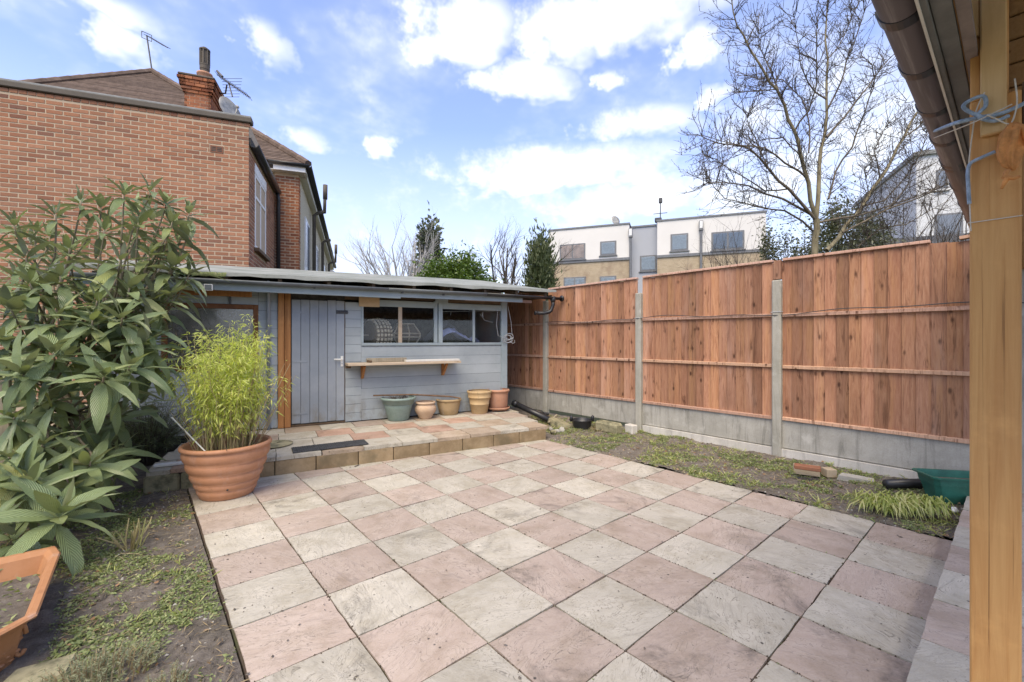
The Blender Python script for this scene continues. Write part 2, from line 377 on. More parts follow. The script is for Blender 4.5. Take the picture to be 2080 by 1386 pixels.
def m_timber(c1, c2, c3, sc=(40, 40, 2.2)):
    def fn(t):
        g = t.noise(t.map(t.p, sc), 1.0, 7, .7, .8); b = t.noise(t.map(t.p, tuple(k * .25 for k in sc)), 1.0, 4, .6)
        c = t.mix(t.rng(g, .3, .72), c1, c2); c = t.mix(t.rng(b, .5, .75, 0, .6), c, c3); k = t.rng(t.voro(t.map(t.p, tuple(q * .12 for q in sc)), 2.0), .13, .05)
        c = t.mix(t.math('MULTIPLY', k, .7), c, tuple(q * .35 for q in c3)); ck = t.noise(t.map(t.p, (sc[0] * 3.2, sc[1] * 3.2, sc[2] * .5)), 1.0, 3, .5, .3); c = t.mix(t.rng(ck, .66, .72, 0, .6), c, tuple(q * .4 for q in c3)); c = t.mix(t.rng(t.noise(t.p, 5, 5, .65), .5, .75, 0, .35), c, tuple(min(1, q * 1.5) for q in c1)); pbr(t, c, .75, t.math('SUBTRACT', g, t.math('MULTIPLY', t.rng(ck, .62, .70), 1.5)), .35, .004, .3)
    return fn
mat('post_wood', m_timber((.61, .335, .125), (.51, .25, .085), (.41, .18, .06), (46, 46, 1.9)))
mat('batten_wood', m_timber((.66, .45, .22), (.57, .36, .16), (.47, .28, .12), (26, 26, 1.8)))
mat('beam_wood', m_timber((.36, .22, .10), (.28, .16, .07), (.2, .11, .05), (3, 60, 60)))
mat('orange_timber', m_timber((.42, .20, .075), (.33, .14, .05), (.22, .09, .03)))
mat('frame_wood', m_timber((.20, .085, .035), (.14, .055, .022), (.09, .04, .02), (12, 12, 12)))
mat('plank_wood', m_timber((.52, .42, .31), (.43, .33, .23), (.33, .24, .16), (3, 40, 40)))
mat('pale_timber', m_timber((.36, .31, .23), (.28, .235, .17), (.2, .17, .12)))
mat('dark_timber', m_timber((.15, .10, .06), (.10, .065, .04), (.06, .04, .03), (6, 40, 40)))
mat('chip_patch', lambda t: pbr(t, t.mix(t.noise(t.p, 22, 6, .7), (.48, .33, .19), (.60, .44, .28)), .9))
def m_paint(c1, c2, wood, wear, dirn):
    def fn(t):
        g = t.noise(t.map(t.p, dirn), 1.0, 6, .7, .6); a = t.noise(t.wp, 1.8, 5, .6); f = t.noise(t.map(t.wp, tuple(k * .5 for k in dirn)), 3.0, 7, .75)
        c = t.mix(t.rng(a, .3, .7), c1, c2); c = t.mix(t.rng(g, .55, .8, 0, .35), c, tuple(k * .62 for k in c1)); c = t.mix(t.rng(f, .60, .70, 0, wear), c, wood)
        c = t.mix(t.rng(t.noise(t.wp, 5.5, 6, .7), .56, .8, 0, .4), c, tuple(k * .55 for k in c1)); zz_ = t.n('ShaderNodeSeparateXYZ', {0: t.wp}).outputs[2]; c = t.mix(t.math('MULTIPLY', t.rng(zz_, .75, .2), t.rng(t.noise(t.map(t.wp, (4, 4, 2)), 1.5, 6, .7), .40, .68, 0, .75)), c, (.20, .175, .135)); pbr(t, var(t, c, .08), .72, g, .25, .003, .3)
    return fn
mat('shed_paint', m_paint((.30, .335, .345), (.37, .405, .415), (.40, .38, .33), .75, (2.5, 30, 60)))
mat('shed_trim', m_paint((.27, .325, .34), (.34, .395, .405), (.38, .33, .25), .8, (3, 40, 40)))
mat('door_paint', m_paint((.235, .265, .295), (.31, .335, .36), (.34, .34, .33), .65, (30, 30, 1.8)))
def fn(t):
    a = t.noise(t.wp, 2.4, 6, .65); s = t.noise(t.map(t.wp, (2, 2, 2)), 5.0, 6, .7); c = t.mix(t.rng(a, .3, .7), (.19, .205, .185), (.285, .295, .275))
    c = t.mix(t.rng(s, .55, .75, 0, .6), c, (.13, .14, .105)); pbr(t, c, .95, t.noise(t.wp, 220, 3, .7), .5, .003, .2)
mat('roof_felt', fn)
def m_plain(c, rough=.5, spec=.4, metal=0.0, amt=.15, sc=7.0):
    def fn(t):
        n = t.noise(t.p, sc, 6, .65); cc = t.mix(t.rng(n, .3, .7), tuple(k * (1 - amt) for k in c), tuple(min(1, k * (1 + amt)) for k in c)); pbr(t, cc, t.rng(n, .2, .8, rough * .85, min(1, rough * 1.15)), t.noise(t.p, 60, 3), .08, .002, spec, metal)
    return fn
mat('black_plastic', m_plain((.022, .022, .024), .38, .5))
mat('grey_plastic', m_plain((.13, .145, .15), .5, .4))
mat('pipe_grey', m_plain((.24, .27, .30), .5, .4))
mat('white_paint', m_plain((.72, .72, .71), .45, .4, 0, .06))
mat('cream_paint', m_plain((.62, .60, .55), .6, .3, 0, .08))
mat('white_plastic', m_plain((.70, .69, .64), .35, .5, 0, .05))
mat('metal', m_plain((.42, .43, .44), .4, .5, .7))
mat('dark_metal', m_plain((.07, .07, .075), .5, .5, .3))
mat('rust_metal', m_plain((.10, .085, .07), .7, .3))
mat('green_plastic', m_plain((.022, .12, .085), .42, .45, 0, .25))
mat('black_rubber', m_plain((.055, .057, .06), .85, .3, 0, .5, 60))
mat('dark_board', m_plain((.065, .06, .055), .9, .2, 0, .4, 12))
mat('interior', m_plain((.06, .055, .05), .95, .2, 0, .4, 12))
mat('lead', m_plain((.22, .225, .22), .7, .3, 0, .2))
mat('string', m_plain((.58, .53, .44), .9, .2, 0, .15, 60))
mat('blue_rope', m_plain((.30, .38, .46), .9, .2, 0, .3, 50))
mat('orange_net', m_plain((.62, .27, .09), .8, .25, 0, .25, 30))
mat('lavender_cloth', m_plain((.42, .45, .70), .9, .2, 0, .2, 9))
mat('grey_cloth', m_plain((.10, .10, .115), .95, .2, 0, .3, 9))
mat('wicker', m_plain((.62, .50, .36), .85, .25, 0, .35, 25))
mat('cable_dark', m_plain((.06, .062, .065), .6, .3))
mat('cable_pale', m_plain((.45, .46, .46), .5, .4))
mat('tin', m_plain((.34, .33, .30), .5, .5, .4, .25))
def m_pot(c1, c2, c3, rough=.7):
    def fn(t):
        n = t.noise(t.p, 6, 6, .65); v = t.noise(t.map(t.p, (1, 1, 3)), 9, 6, .7); c = t.mix(t.rng(n, .3, .7), c1, c2); c = t.mix(t.rng(v, .52, .75, 0, .8), c, c3); c = t.mix(t.rng(t.noise(t.map(t.p, (5, 5, 2)), 1.3, 6, .7), .52, .74, 0, .5), c, tuple(min(.75, k * .55 + .26) for k in c1)); c = t.mix(t.rng(t.noise(t.map(t.p, (12, 12, 2.5)), 1.0, 5, .7), .58, .75, 0, .45), c, tuple(k * .45 for k in c3))
        pbr(t, c, rough, t.noise(t.p, 80, 4), .2, .002, .3)
    return fn
mat('terracotta', m_pot((.42, .195, .10), (.47, .235, .135), (.34, .16, .09), .62))
mat('terracotta_pale', m_pot((.50, .34, .22), (.55, .40, .28), (.42, .30, .20), .8))
mat('terracotta_tan', m_pot((.46, .31, .16), (.50, .36, .20), (.38, .26, .14), .75))
mat('terracotta_rose', m_pot((.46, .235, .145), (.50, .27, .18), (.40, .2, .13), .7))
mat('terracotta_mossy', m_pot((.36, .25, .13), (.42, .30, .17), (.24, .18, .09), .8))
mat('pot_green', m_pot((.20, .27, .235), (.25, .32, .285), (.15, .2, .175), .5))
mat('trough_orange', m_pot((.36, .165, .07), (.42, .205, .10), (.22, .10, .05), .6))
def m_leaf(stops, vein=0.0, rough=.42, trans=.25, back=None):
    def fn(t):
        c = t.ramp(t.rnd, stops); s = t.n('ShaderNodeSeparateXYZ', {0: t.uv}); bump = None
        if vein:
            ax = t.math('ABSOLUTE', t.math('SUBTRACT', s.outputs[0], .5)); ph = t.math('SUBTRACT', t.math('MULTIPLY', s.outputs[1], 15.0), t.math('MULTIPLY', ax, 9.0))
            wv = t.math('ABSOLUTE', t.math('SUBTRACT', t.math('FRACT', ph), .5)); rib = t.rng(wv, .5, .36, 0, 1); mid = t.rng(ax, .045, .012)
            c = t.mix(t.math('MULTIPLY', t.rng(wv, .05, .4), vein), c, t.mix(1.0, c, (.48, .52, .48), 'MULTIPLY')); c = t.mix(t.math('MULTIPLY', t.math('MAXIMUM', mid, t.math('MULTIPLY', rib, .5)), .75), c, (.26, .33, .14)); bump = t.math('MULTIPLY', wv, -1.0)
        c = t.mix(t.rng(t.noise(t.p, 25, 3), .4, .8, 0, .25), c, t.mix(1.0, c, (.6, .62, .55), 'MULTIPLY'))
        if back: c = t.mix(t.n('ShaderNodeNewGeometry').outputs['Backfacing'], c, back)
        ins = {'Base Color': c, 'Roughness': rough, 'Specular IOR Level': .6}
        if bump is not None: ins['Normal'] = t.n('ShaderNodeBump', {'Strength': .8, 'Distance': .01, 'Height': bump}).outputs[0]
        b = t.n('ShaderNodeBsdfPrincipled', ins); tr = t.n('ShaderNodeBsdfTranslucent', {'Color': t.mix(1.0, c, (1.25, 1.35, .7), 'MULTIPLY')})
        mx = t.n('ShaderNodeMixShader', {0: trans, 1: b.outputs[0], 2: tr.outputs[0]}); t.t.links.new(mx.outputs[0], t.out.inputs[0])
    return fn
mat('loquat_leaf', m_leaf([(0, (.20, .265, .125)), (.4, (.32, .40, .195)), (.75, (.44, .52, .265)), (.95, (.52, .57, .24)), (1, (.60, .55, .20))], .9, .28, .2, (.24, .26, .17)))
mat('loquat_young', m_leaf([(0, (.28, .34, .13)), (.5, (.35, .41, .16)), (1, (.44, .46, .18))], .5, .45, .3, (.22, .25, .13)))
mat('bamboo_leaf', m_leaf([(0, (.36, .42, .10)), (.4, (.50, .55, .14)), (.8, (.62, .65, .20)), (1, (.70, .64, .28))], 0, .5, .5))
mat('needle_leaf', m_leaf([(0, (.07, .095, .045)), (.6, (.11, .14, .065)), (1, (.17, .19, .10))], 0, .6, .25))
mat('conifer_leaf', m_leaf([(0, (.045, .06, .035)), (.5, (.07, .09, .05)), (1, (.12, .14, .08))], 0, .65, .15))
mat('cypress_leaf', m_leaf([(0, (.06, .085, .035)), (.5, (.10, .125, .055)), (1, (.16, .18, .085))], 0, .65, .15))
mat('laurel_leaf', m_leaf([(0, (.065, .11, .022)), (.5, (.105, .17, .035)), (1, (.17, .24, .06))], 0, .4, .25))
mat('ivy_leaf', m_leaf([(0, (.13, .14, .085)), (.6, (.19, .20, .12)), (1, (.28, .28, .18))], 0, .5, .2))
mat('weed_leaf', m_leaf([(0, (.15, .19, .07)), (.5, (.22, .27, .10)), (.85, (.30, .34, .14)), (1, (.42, .39, .21))], 0, .6, .3))
mat('grass_blade', m_leaf([(0, (.22, .27, .06)), (.5, (.38, .42, .12)), (1, (.55, .52, .26))], 0, .55, .35))
mat('dry_stem', m_leaf([(0, (.20, .13, .07)), (.5, (.32, .24, .13)), (1, (.42, .34, .20))], 0, .8, .1))
mat('silver_leaf', m_leaf([(0, (.17, .19, .12)), (.5, (.25, .27, .16)), (1, (.34, .34, .20))], 0, .8, .2))
mat('dead_leaf', m_leaf([(0, (.20, .11, .05)), (.5, (.32, .18, .09)), (1, (.40, .28, .18))], 0, .8, .15))
def m_bark(c1, c2): return lambda t: pbr(t, t.mix(t.rng(t.noise(t.map(t.wp, (10, 10, 2.5)), 1.5, 6, .7), .3, .7), c1, c2), .92, t.noise(t.map(t.wp, (20, 20, 5)), 2.0, 5, .7), .5, .01)
mat('bark', m_bark((.095, .075, .055), (.19, .155, .11)))
mat('bark_dark', m_bark((.055, .045, .038), (.12, .10, .08)))
mat('bark_yellow', m_bark((.15, .125, .075), (.28, .24, .15)))
mat('bark_brown', m_bark((.13, .075, .045), (.24, .15, .09)))
mat('bark_pale', m_bark((.30, .29, .28), (.48, .46, .44)))
mat('loquat_stem', m_bark((.19, .16, .11), (.30, .25, .17)))
mat('culm', m_leaf([(0, (.30, .24, .10)), (.5, (.40, .33, .17)), (1, (.33, .34, .12))], 0, .5, .1))
def fn(t):
    rows = t.n('ShaderNodeSeparateXYZ', {0: t.raw}).outputs[2]; a = t.noise(t.wp, 5, 5, .7)
    c = t.mix(t.rng(a, .3, .7), (.105, .075, .06), (.17, .125, .10)); pbr(t, var(t, c, .22), .92, t.noise(t.wp, 40, 4), .4, .006, .2)
mat('roof_tile', fn)
def fn(t):
    n = t.noise(t.wp, 45, 6, .8); pbr(t, t.mix(t.rng(n, .35, .65), (.42, .36, .25), (.58, .52, .40)), .95, n, .8, .01)
mat('pebble_dash', fn)
def m_render(c): return lambda t: pbr(t, t.mix(t.rng(t.noise(t.wp, .35, 6, .65), .3, .7), tuple(k * .93 for k in c), c), .9, t.noise(t.wp, 30, 3), .1, .005)
mat('render_white', m_render((.69, .67, .64))); mat('render_grey', m_render((.40, .42, .46))); mat('render_pale', m_render((.60, .61, .62))); mat('render_shade', m_render((.58, .58, .59)))
mat('frame_grey', m_plain((.16, .165, .175), .5, .4))
mat('flat_roof', m_plain((.25, .25, .25), .9, .2))
mat('blind', m_plain((.42, .45, .48), .8, .2)); mat('curtain', m_plain((.55, .40, .32), .9, .2, 0, .25, 3))
mat('slate', m_plain((.12, .125, .14), .8, .3, 0, .25, 6))
def fn(t):
    fr = t.n('ShaderNodeFresnel', {'IOR': 1.5}).outputs[0]; g = t.n('ShaderNodeBsdfGlossy', {'Roughness': .03, 'Color': (.95, .97, 1, 1)}); tr = t.n('ShaderNodeBsdfTransparent', {'Color': (.94, .96, .96, 1)})
    m = t.n('ShaderNodeMixShader', {0: t.math('ADD', t.math('MULTIPLY', fr, .7), .0, clamp=True), 1: tr.outputs[0], 2: g.outputs[0]}); t.t.links.new(m.outputs[0], t.out.inputs[0])
mat('glass', fn)
def fn(t):
    fr = t.n('ShaderNodeFresnel', {'IOR': 1.5}).outputs[0]; g = t.n('ShaderNodeBsdfGlossy', {'Roughness': .12, 'Color': (.9, .9, .88, 1)}); tr = t.n('ShaderNodeBsdfTransparent', {'Color': (.6, .6, .58, 1)})
    d = t.n('ShaderNodeBsdfDiffuse', {'Color': (.30, .29, .26, 1)}); m0 = t.n('ShaderNodeMixShader', {0: t.rng(t.noise(t.p, 4, 6, .7), .35, .7, .25, .6), 1: tr.outputs[0], 2: d.outputs[0]})
    m = t.n('ShaderNodeMixShader', {0: t.math('MULTIPLY', fr, 2.2, clamp=True), 1: m0.outputs[0], 2: g.outputs[0]}); t.t.links.new(m.outputs[0], t.out.inputs[0])
mat('dusty_glass', fn)
def fn(t):
    pbr(t, (.16, .18, .21), .08, None, spec=.8)
mat('window_glass', fn)
def fn(t):     # brown plastic gutter, dusty
    s = t.noise(t.map(t.p, (1.2, 30, 30)), 1.0, 6, .7); c = t.mix(t.rng(s, .45, .75), (.13, .10, .092), (.30, .25, .23)); pbr(t, c, .45, None, spec=.4)
mat('gutter_brown', fn)
mat('fascia_grey', m_plain((.14, .142, .135), .6, .35, 0, .2, 14)); mat('soffit_brown', m_plain((.20, .165, .15), .7, .3, 0, .25, 10))

# ================================================================ THE SETTING
rnd = random.Random(7)
SHED = Frame((5.0, 5.99), -11.5)
HOUSE = Frame(rf(-4.92, 8.1), -20.6)
T = 0.45; GX, GY = 0.7694 * T, 4.6148 * T           # slab size; world position of grid line (0, 0)
PX0, PX1 = GX, GX + 9 * T                            # paving between these X
def front_edge_y(x): return 4.41 - 0.2035 * (x - 4.43)   # foot of the shed step

b = MB(); b.quad((-900, -900, -.14), (900, -900, -.14), (900, 900, -.14), (-900, 900, -.14)); struct(b.build('ground', 'ground'))

def soil_bed(name, x0, x1, y0, y1, nx, ny, fz, keep=None):
    V = []; Fc = []
    for j in range(ny + 1):
        for i in range(nx + 1):
            x = x0 + (x1 - x0) * i / nx; y = y0 + (y1 - y0) * j / ny; V.append((x, y, fz(x, y)))
    for j in range(ny):
        for i in range(nx):
            a = j * (nx + 1) + i; Fc.append((a, a + 1, a + nx + 2, a + nx + 1))
    o = put(name, npmesh(name, 'soil', np.array(V), np.array(Fc), smooth=True)); struct(o); return o
def sz_left(x, y):
    n = mnoise.noise(Vector((x * 2.2, y * 2.2, 0))) * .022 + mnoise.noise(Vector((x * 9, y * 9, 3))) * .016 + mnoise.noise(Vector((x * 24, y * 24, 7))) * .014
    return -.016 + n * (1 if x < PX0 - .12 else .45)
def sz_right(x, y):
    n = mnoise.noise(Vector((x * 2.4, y * 2.4, 5))) * .03 + mnoise.noise(Vector((x * 8, y * 8, 3))) * .017 + mnoise.noise(Vector((x * 25, y * 25, 7))) * .009
    return -.005 + n + .05 * max(0, (x - 5.2))
soil_bed('soil_left', -2.4, PX0 - .012, 0.6, 8.2, 110, 260, sz_left)
soil_bed('soil_right', PX1 + .004, 5.93, .28, 8.0, 62, 300, sz_right)

# the paving: a dark bed with one object for each slab
bed = MB(); ye0, ye1 = front_edge_y(PX0) + .1, front_edge_y(PX1) + .1
bed.prism([(PX0 - .004, .05), (PX1 + .004, .05), (PX1 + .004, ye1), (PX0 - .004, ye0)], -.12, -.013)
patio = struct(bed.build('patio', 'joint'))
def slab_mesh(poly, matn, seed, th=.04, jit=.0028, n=5, amp=.0016):   # poly: 4 corners (local), riven top
    r = random.Random(seed); V = []; Fc = []
    A, B, Cc, D = [Vector((p[0], p[1], 0)) for p in poly]
    for j in range(n + 1):
        for i in range(n + 1):
            u, v = i / n, j / n
            p = A * (1 - u) * (1 - v) + B * u * (1 - v) + Cc * u * v + D * (1 - u) * v
            edge = i in (0, n) or j in (0, n)
            p = p + Vector((r.uniform(-jit, jit), r.uniform(-jit, jit), (r.uniform(-amp, amp) if not edge else -.0015 - r.random() * .003)))
            V.append(p)
    for j in range(n):
        for i in range(n):
            a = j * (n + 1) + i; Fc.append((a, a + 1, a + n + 2, a + n + 1))
    ring = [i for i in range(n + 1)] + [j * (n + 1) + n for j in range(1, n + 1)] + [n * (n + 1) + i for i in range(n - 1, -1, -1)] + [j * (n + 1) for j in range(n - 1, 0, -1)]
    base = len(V); 
    for k in ring: V.append(V[k] + Vector((0, 0, -th)))
    m = len(ring)
    for k in range(m): Fc.append((ring[k], base + k, base + (k + 1) % m, ring[(k + 1) % m]))
    me = bpy.data.meshes.new('slab'); me.from_pydata([tuple(p) for p in V], [], Fc); me.materials.append(MATS[matn]); me.update(); return me
hs = T / 2 - .0044
full = {m: [slab_mesh([(-hs, -hs), (hs, -hs), (hs, hs), (-hs, hs)], m, 10 * k + 3) for k in range(5)] for m in ('slab_pink', 'slab_buff')}
for a in range(9):
    for r_ in range(-4, 10):
        x0, x1 = GX + a * T, GX + (a + 1) * T; y0, y1 = GY + r_ * T, GY + (r_ + 1) * T
        m = 'slab_buff' if (a + r_) % 2 else 'slab_pink'
        e0, e1 = front_edge_y(x0), front_edge_y(x1)
        dz = rnd.uniform(-.0022, .0022)
        if y1 <= min(e0, e1):
            o = put('slab', rnd.choice(full[m]), patio, ((x0 + x1) / 2, (y0 + y1) / 2, dz), (rnd.uniform(-.004, .004), rnd.uniform(-.004, .004), rnd.uniform(-.008, .008) + rnd.randrange(4) * math.pi / 2))
        elif y0 < max(e0, e1) - .03:
            g = .0038; q0 = min(y1 - g, e0 - .004); q1 = min(y1 - g, e1 - .004)
            if q1 < y0 + .02: q1 = y0 + .012
            if q0 < y0 + .02: continue
            put('slab', slab_mesh([(x0 + g, y0 + g), (x1 - g, y0 + g), (x1 - g, q1), (x0 + g, q0)], m, a * 31 + r_), patio, (0, 0, dz))
# concrete edging between paving and left bed
kb = MB()
for k in range(6):
    y0 = .55 + k * .62; kb2 = MB(); kb2.box((PX0 - .055 + rnd.uniform(-.006, .006), y0, -.1), (PX0 - .016, y0 + .606, -.028 + rnd.uniform(-.008, .004)), .008)
    o = kb2.build('edging_stone', 'mossy_stone', patio)

# the step along the shed (local frame of the shed)
step = struct(thing('shed_step', None, None, SHED.w(0, 0), SHED.a)); 
SH = .19
YF = -1.66; XL = -4.75; XR0, XR1 = -.244, .06       # front edge, left end, right end (front / back)
b = MB(); b.prism([(XL + .02, YF + .025), (XR0 - .02, YF + .025), (XR1 - .02, .3), (XL + .3, .3)], -.1, SH - .042); b.build('core', 'joint', step)
n = 0; rows = [(YF - .006, YF + .385), (YF + .385, YF + .82), (YF + .82, YF + 1.255), (YF + 1.255, .04)]
pal = {0: ['slab_tan', 'slab_buff', 'slab_tan', 'slab_tan', 'slab_buff', 'slab_buff', 'slab_tan', 'slab_buff', 'slab_buff', 'slab_red', 'slab_buff'],
       1: ['slab_buff', 'slab_tan', 'slab_buff', 'slab_red', 'slab_buff', 'slab_red', 'slab_buff', 'slab_buff', 'slab_red', 'slab_buff', 'slab_pink'],
       2: ['slab_pink', 'slab_buff', 'slab_red', 'slab_buff', 'slab_red', 'slab_buff', 'slab_red', 'slab_buff', 'slab_pink', 'slab_red', 'slab_buff'],
       3: ['slab_buff', 'slab_pink', 'slab_buff', 'slab_tan', 'slab_buff', 'slab_pink', 'slab_buff', 'slab_tan', 'slab_buff', 'slab_pink', 'slab_buff']}
for ri, (y0, y1) in enumerate(rows):
    x1 = XR0 + (XR1 - XR0) * ((y0 + y1) / 2 - YF) / (0 - YF)
    k = 0; stag = 0 if ri else .12
    while x1 > XL + .2:
        x0 = x1 - (.446 if k or not stag else .446 - stag)
        if x0 < XL + .2: x0 = XL + (.02 if ri == 0 else .05 * ri)
        put('slab', slab_mesh([(x0 + .004, y0 + .004), (x1 - .004, y0 + .004), (x1 - .004, y1 - .004), (x0 + .004, y1 - .004)], pal[ri][k % 11], ri * 97 + k, .04, .004, 5, .0015), step, (0, 0, SH + rnd.uniform(-.002, .002)))
        x1 = x0; k += 1
x1 = XR0 - .002; k = 0
while x1 > XL + .05:
    wd = rnd.choice([.41, .445, .445, .40]); x0 = max(x1 - wd, XL)
    stone = x1 < -3.85
    bb = MB(); bb.box((x0 + .004, YF + rnd.uniform(-.004, .004) - (.015 if stone else 0), -.08), (x1 - .004, YF + .028, SH - .044), .006 if not stone else .018)
    o = bb.build('riser_tile', 'mossy_stone' if stone else 'riser', step); x1 = x0; k += 1
y0 = YF + .03
while y0 < -.3:                                        # right-hand end of the step
    y1 = min(y0 + .43, -.02); xa = XR0 + (XR1 - XR0) * (y0 - YF) / (-YF); xb = XR0 + (XR1 - XR0) * (y1 - YF) / (-YF)
    bb = MB(); bb.prism([(xa - .028, y0 + .003), (xa, y0 + .003), (xb, y1 - .003), (xb - .028, y1 - .003)], -.1, SH - .044); bb.build('riser_tile', 'riser', step); y0 = y1

# the raised house step the camera stands on
hstep = struct(thing('house_step', None, None)); HS = .10; YH = .285
b = MB(); b.box((-1.5, -2.2, -.12), (6.3, YH - .02, HS - .042)); b.build('core', 'joint', hstep)
k = 0
x0 = .85
for ix in range(12):
    for iy in range(5):
        xa = .85 + ix * .45 - .45 * 1; ya = YH - (iy + 1) * .45
        if xa > 6.0: continue
        m = 'slab_pink' if (ix + iy) % 2 else 'slab_buff'
        put('slab', rnd.choice(full[m]), hstep, (xa + .225, ya + .225, HS + rnd.uniform(-.001, .001)), (0, 0, rnd.choice([0, math.pi / 2, math.pi])))
for ix in range(13):
    bb = MB(); bb.box((.42 + ix * .45, YH - .019, -.1), (.42 + ix * .45 + .446, YH - .003, HS - .043), .003); bb.build('riser_tile', 'slab_buff', hstep)

# ================================================================ THE FENCE
XP = 5.80; POSTS = [-.06, 1.89, 3.80, 5.83, 7.78]
plabel = ['concrete fence post hidden behind the timber canopy post', 'concrete fence post with a brown timber stub on top',
          'concrete fence post where the fence top has an open gap above it', 'concrete fence post beside the black gutter outlet of the shed', 'concrete fence post at the far end behind the shed']
for i, y in enumerate(POSTS):
    t = thing('concrete_post', plabel[i], 'fence post', (XP + .05, y, 0), 0, 'concrete posts of the wooden fence')
    b = MB(); b.box((-.05, -.05, -.15), (.05, .05, 2.155 + rnd.uniform(-.01, .01)), .012); b.build('shaft', 'concrete_post', t)
    if i == 1:
        b = MB(); b.box((-.02, -.04, 2.155), (.045, .04, 2.385), .005); b.build('timber_stub', 'fence_wood', t)
    if i in (1, 2):
        b = MB(); b.tube([(-.053, -.054, 1.765), (-.054, .054, 1.76), (.052, .054, 1.765), (.053, -.054, 1.77), (-.053, -.054, 1.765)], .004, 5); b.build('tie_wire', 'cable_pale', t)
bmesh_cache = {}
def board_mesh(wd, h, k):
    key = (round(wd, 3), round(h, 2), k)
    if key not in bmesh_cache:
        r = random.Random(k * 7 + 1); b = MB(); a = r.uniform(-.003, .003)
        # feather edge: thick on one side, thin on the other
        b._add([(-.004, 0, 0), (-.021, wd, 0), (.004, wd, 0), (.004, 0, 0), (-.004 + a, 0, h), (-.021 + a, wd, h), (.004, wd, h), (.004, 0, h)],
               [(0, 3, 2, 1), (4, 5, 6, 7), (0, 1, 5, 4), (1, 2, 6, 5), (2, 3, 7, 6), (3, 0, 4, 7)])
        bmesh_cache[key] = b.mesh('board', 'fence_wood')
    return bmesh_cache[key]
flabel = ['reddish wooden fence panel nearest the timber canopy post, its capping broken', 'reddish wooden fence panel between the two tall concrete posts in clear view',
          'orange-stained wooden fence panel left of the open gap, partly behind the gutter', 'wooden fence panel behind the gap at the right of the blue shed']
clip = [(.2, 1.62), None, None, None]
for i in range(4):
    y0, y1 = POSTS[i] + .055, POSTS[i + 1] - .055
    t = thing('fence_panel', flabel[i], 'fence', (XP + .085, y0, .475), 0, 'panels of the wooden fence'); L = y1 - y0; h = 1.895 + (0 if i < 2 else -.005)
    nb = 17; wd = L / nb
    for k in range(nb):
        o = put('board', board_mesh(wd + .012, h, k % 6), t, (rnd.uniform(-.002, .002), k * wd, rnd.uniform(-.006, .004)))
        if i == 0 and k < 4: o.scale = (1, 1, .992)
    for z in (.0, .635, 1.25):                       # arris rails
        b = MB(); s = .011 * rnd.uniform(-1, 1)
        b._add([(-.05, 0, z), (-.014, 0, z - .03), (-.014, 0, z + .03), (-.05, L, z + s), (-.014, L, z + s - .03), (-.014, L, z + s + .03)] if False else
               [(-.045, 0, z - .016), (-.014, 0, z - .022), (-.014, 0, z + .024), (-.045, 0, z + .016), (-.045, L, z + s - .016), (-.014, L, z + s - .022), (-.014, L, z + s + .024), (-.045, L, z + s + .016)],
               [(0, 1, 2, 3), (7, 6, 5, 4), (0, 4, 5, 1), (1, 5, 6, 2), (2, 6, 7, 3), (3, 7, 4, 0)]); b.build('rail', 'rail_wood', t)
    if i == 0:
        b = MB(); b.box((-.045, .56, h + .004), (.03, L, h + .034), .004); b.build('capping', 'rail_wood', t)
        b = MB(); b.bar((-.01, .02, h + .042), (-.01, .36, h + .016), .085, .028); b.build('capping', 'rail_wood', t)
    else:
        b = MB(); b.box((-.045, 0, h + .004), (.03, L, h + .034), .004); b.build('capping', 'rail_wood', t)
glabel = ['grey concrete gravel board behind the green planter', 'grey streaked concrete gravel board between the two tall clear posts', 'grey concrete gravel board above the mossy block', 'grey concrete gravel board behind the shed corner']
for i in range(4):
    y0, y1 = POSTS[i] + .04, POSTS[i + 1] - .04; b = MB(); zb = .125 if i < 2 else (.10 if i == 2 else .06)
    b.box((XP + .065, y0, zb), (XP + .115, y1, .462), .008); tag(b.build('gravel_board', 'concrete'), glabel[i], 'gravel board', 'gravel boards under the fence')
for i, (a, c, zt) in enumerate([(0.0, 1.84, .122), (1.94, 3.74, .122)]):
    b = MB(); P = []; Q = []; nseg = 14
    for k in range(nseg + 1):
        y = a + (c - a) * k / nseg; o = rnd.uniform(-.008, .008); P.append((XP + .03 + o, y, zt - .004)); Q.append((XP + .1, y, zt - .004))
    b.slabsheet(P, Q, .25); tag(b.build('concrete_footing', 'footing'), ['whitish concrete footing below the fence beside the green planter', 'whitish concrete footing below the fence behind the right-hand soil bed'][i], 'footing', 'concrete footings under the fence')
# cable draped along the upper rail
pts = []; 
for k in range(60):
    y = -.1 + k * .1; pts.append((XP + .028 - (.035 if min(abs(y - p) for p in POSTS) < .08 else 0), y, 1.752 + .022 * math.sin(y * 2.3) + .012 * math.sin(y * 6.1)))
b = MB(); b.tube(pts, .005, 5); tag(b.build('cable', 'cable_dark'), 'thin dark cable running along the upper fence rail', 'cable')

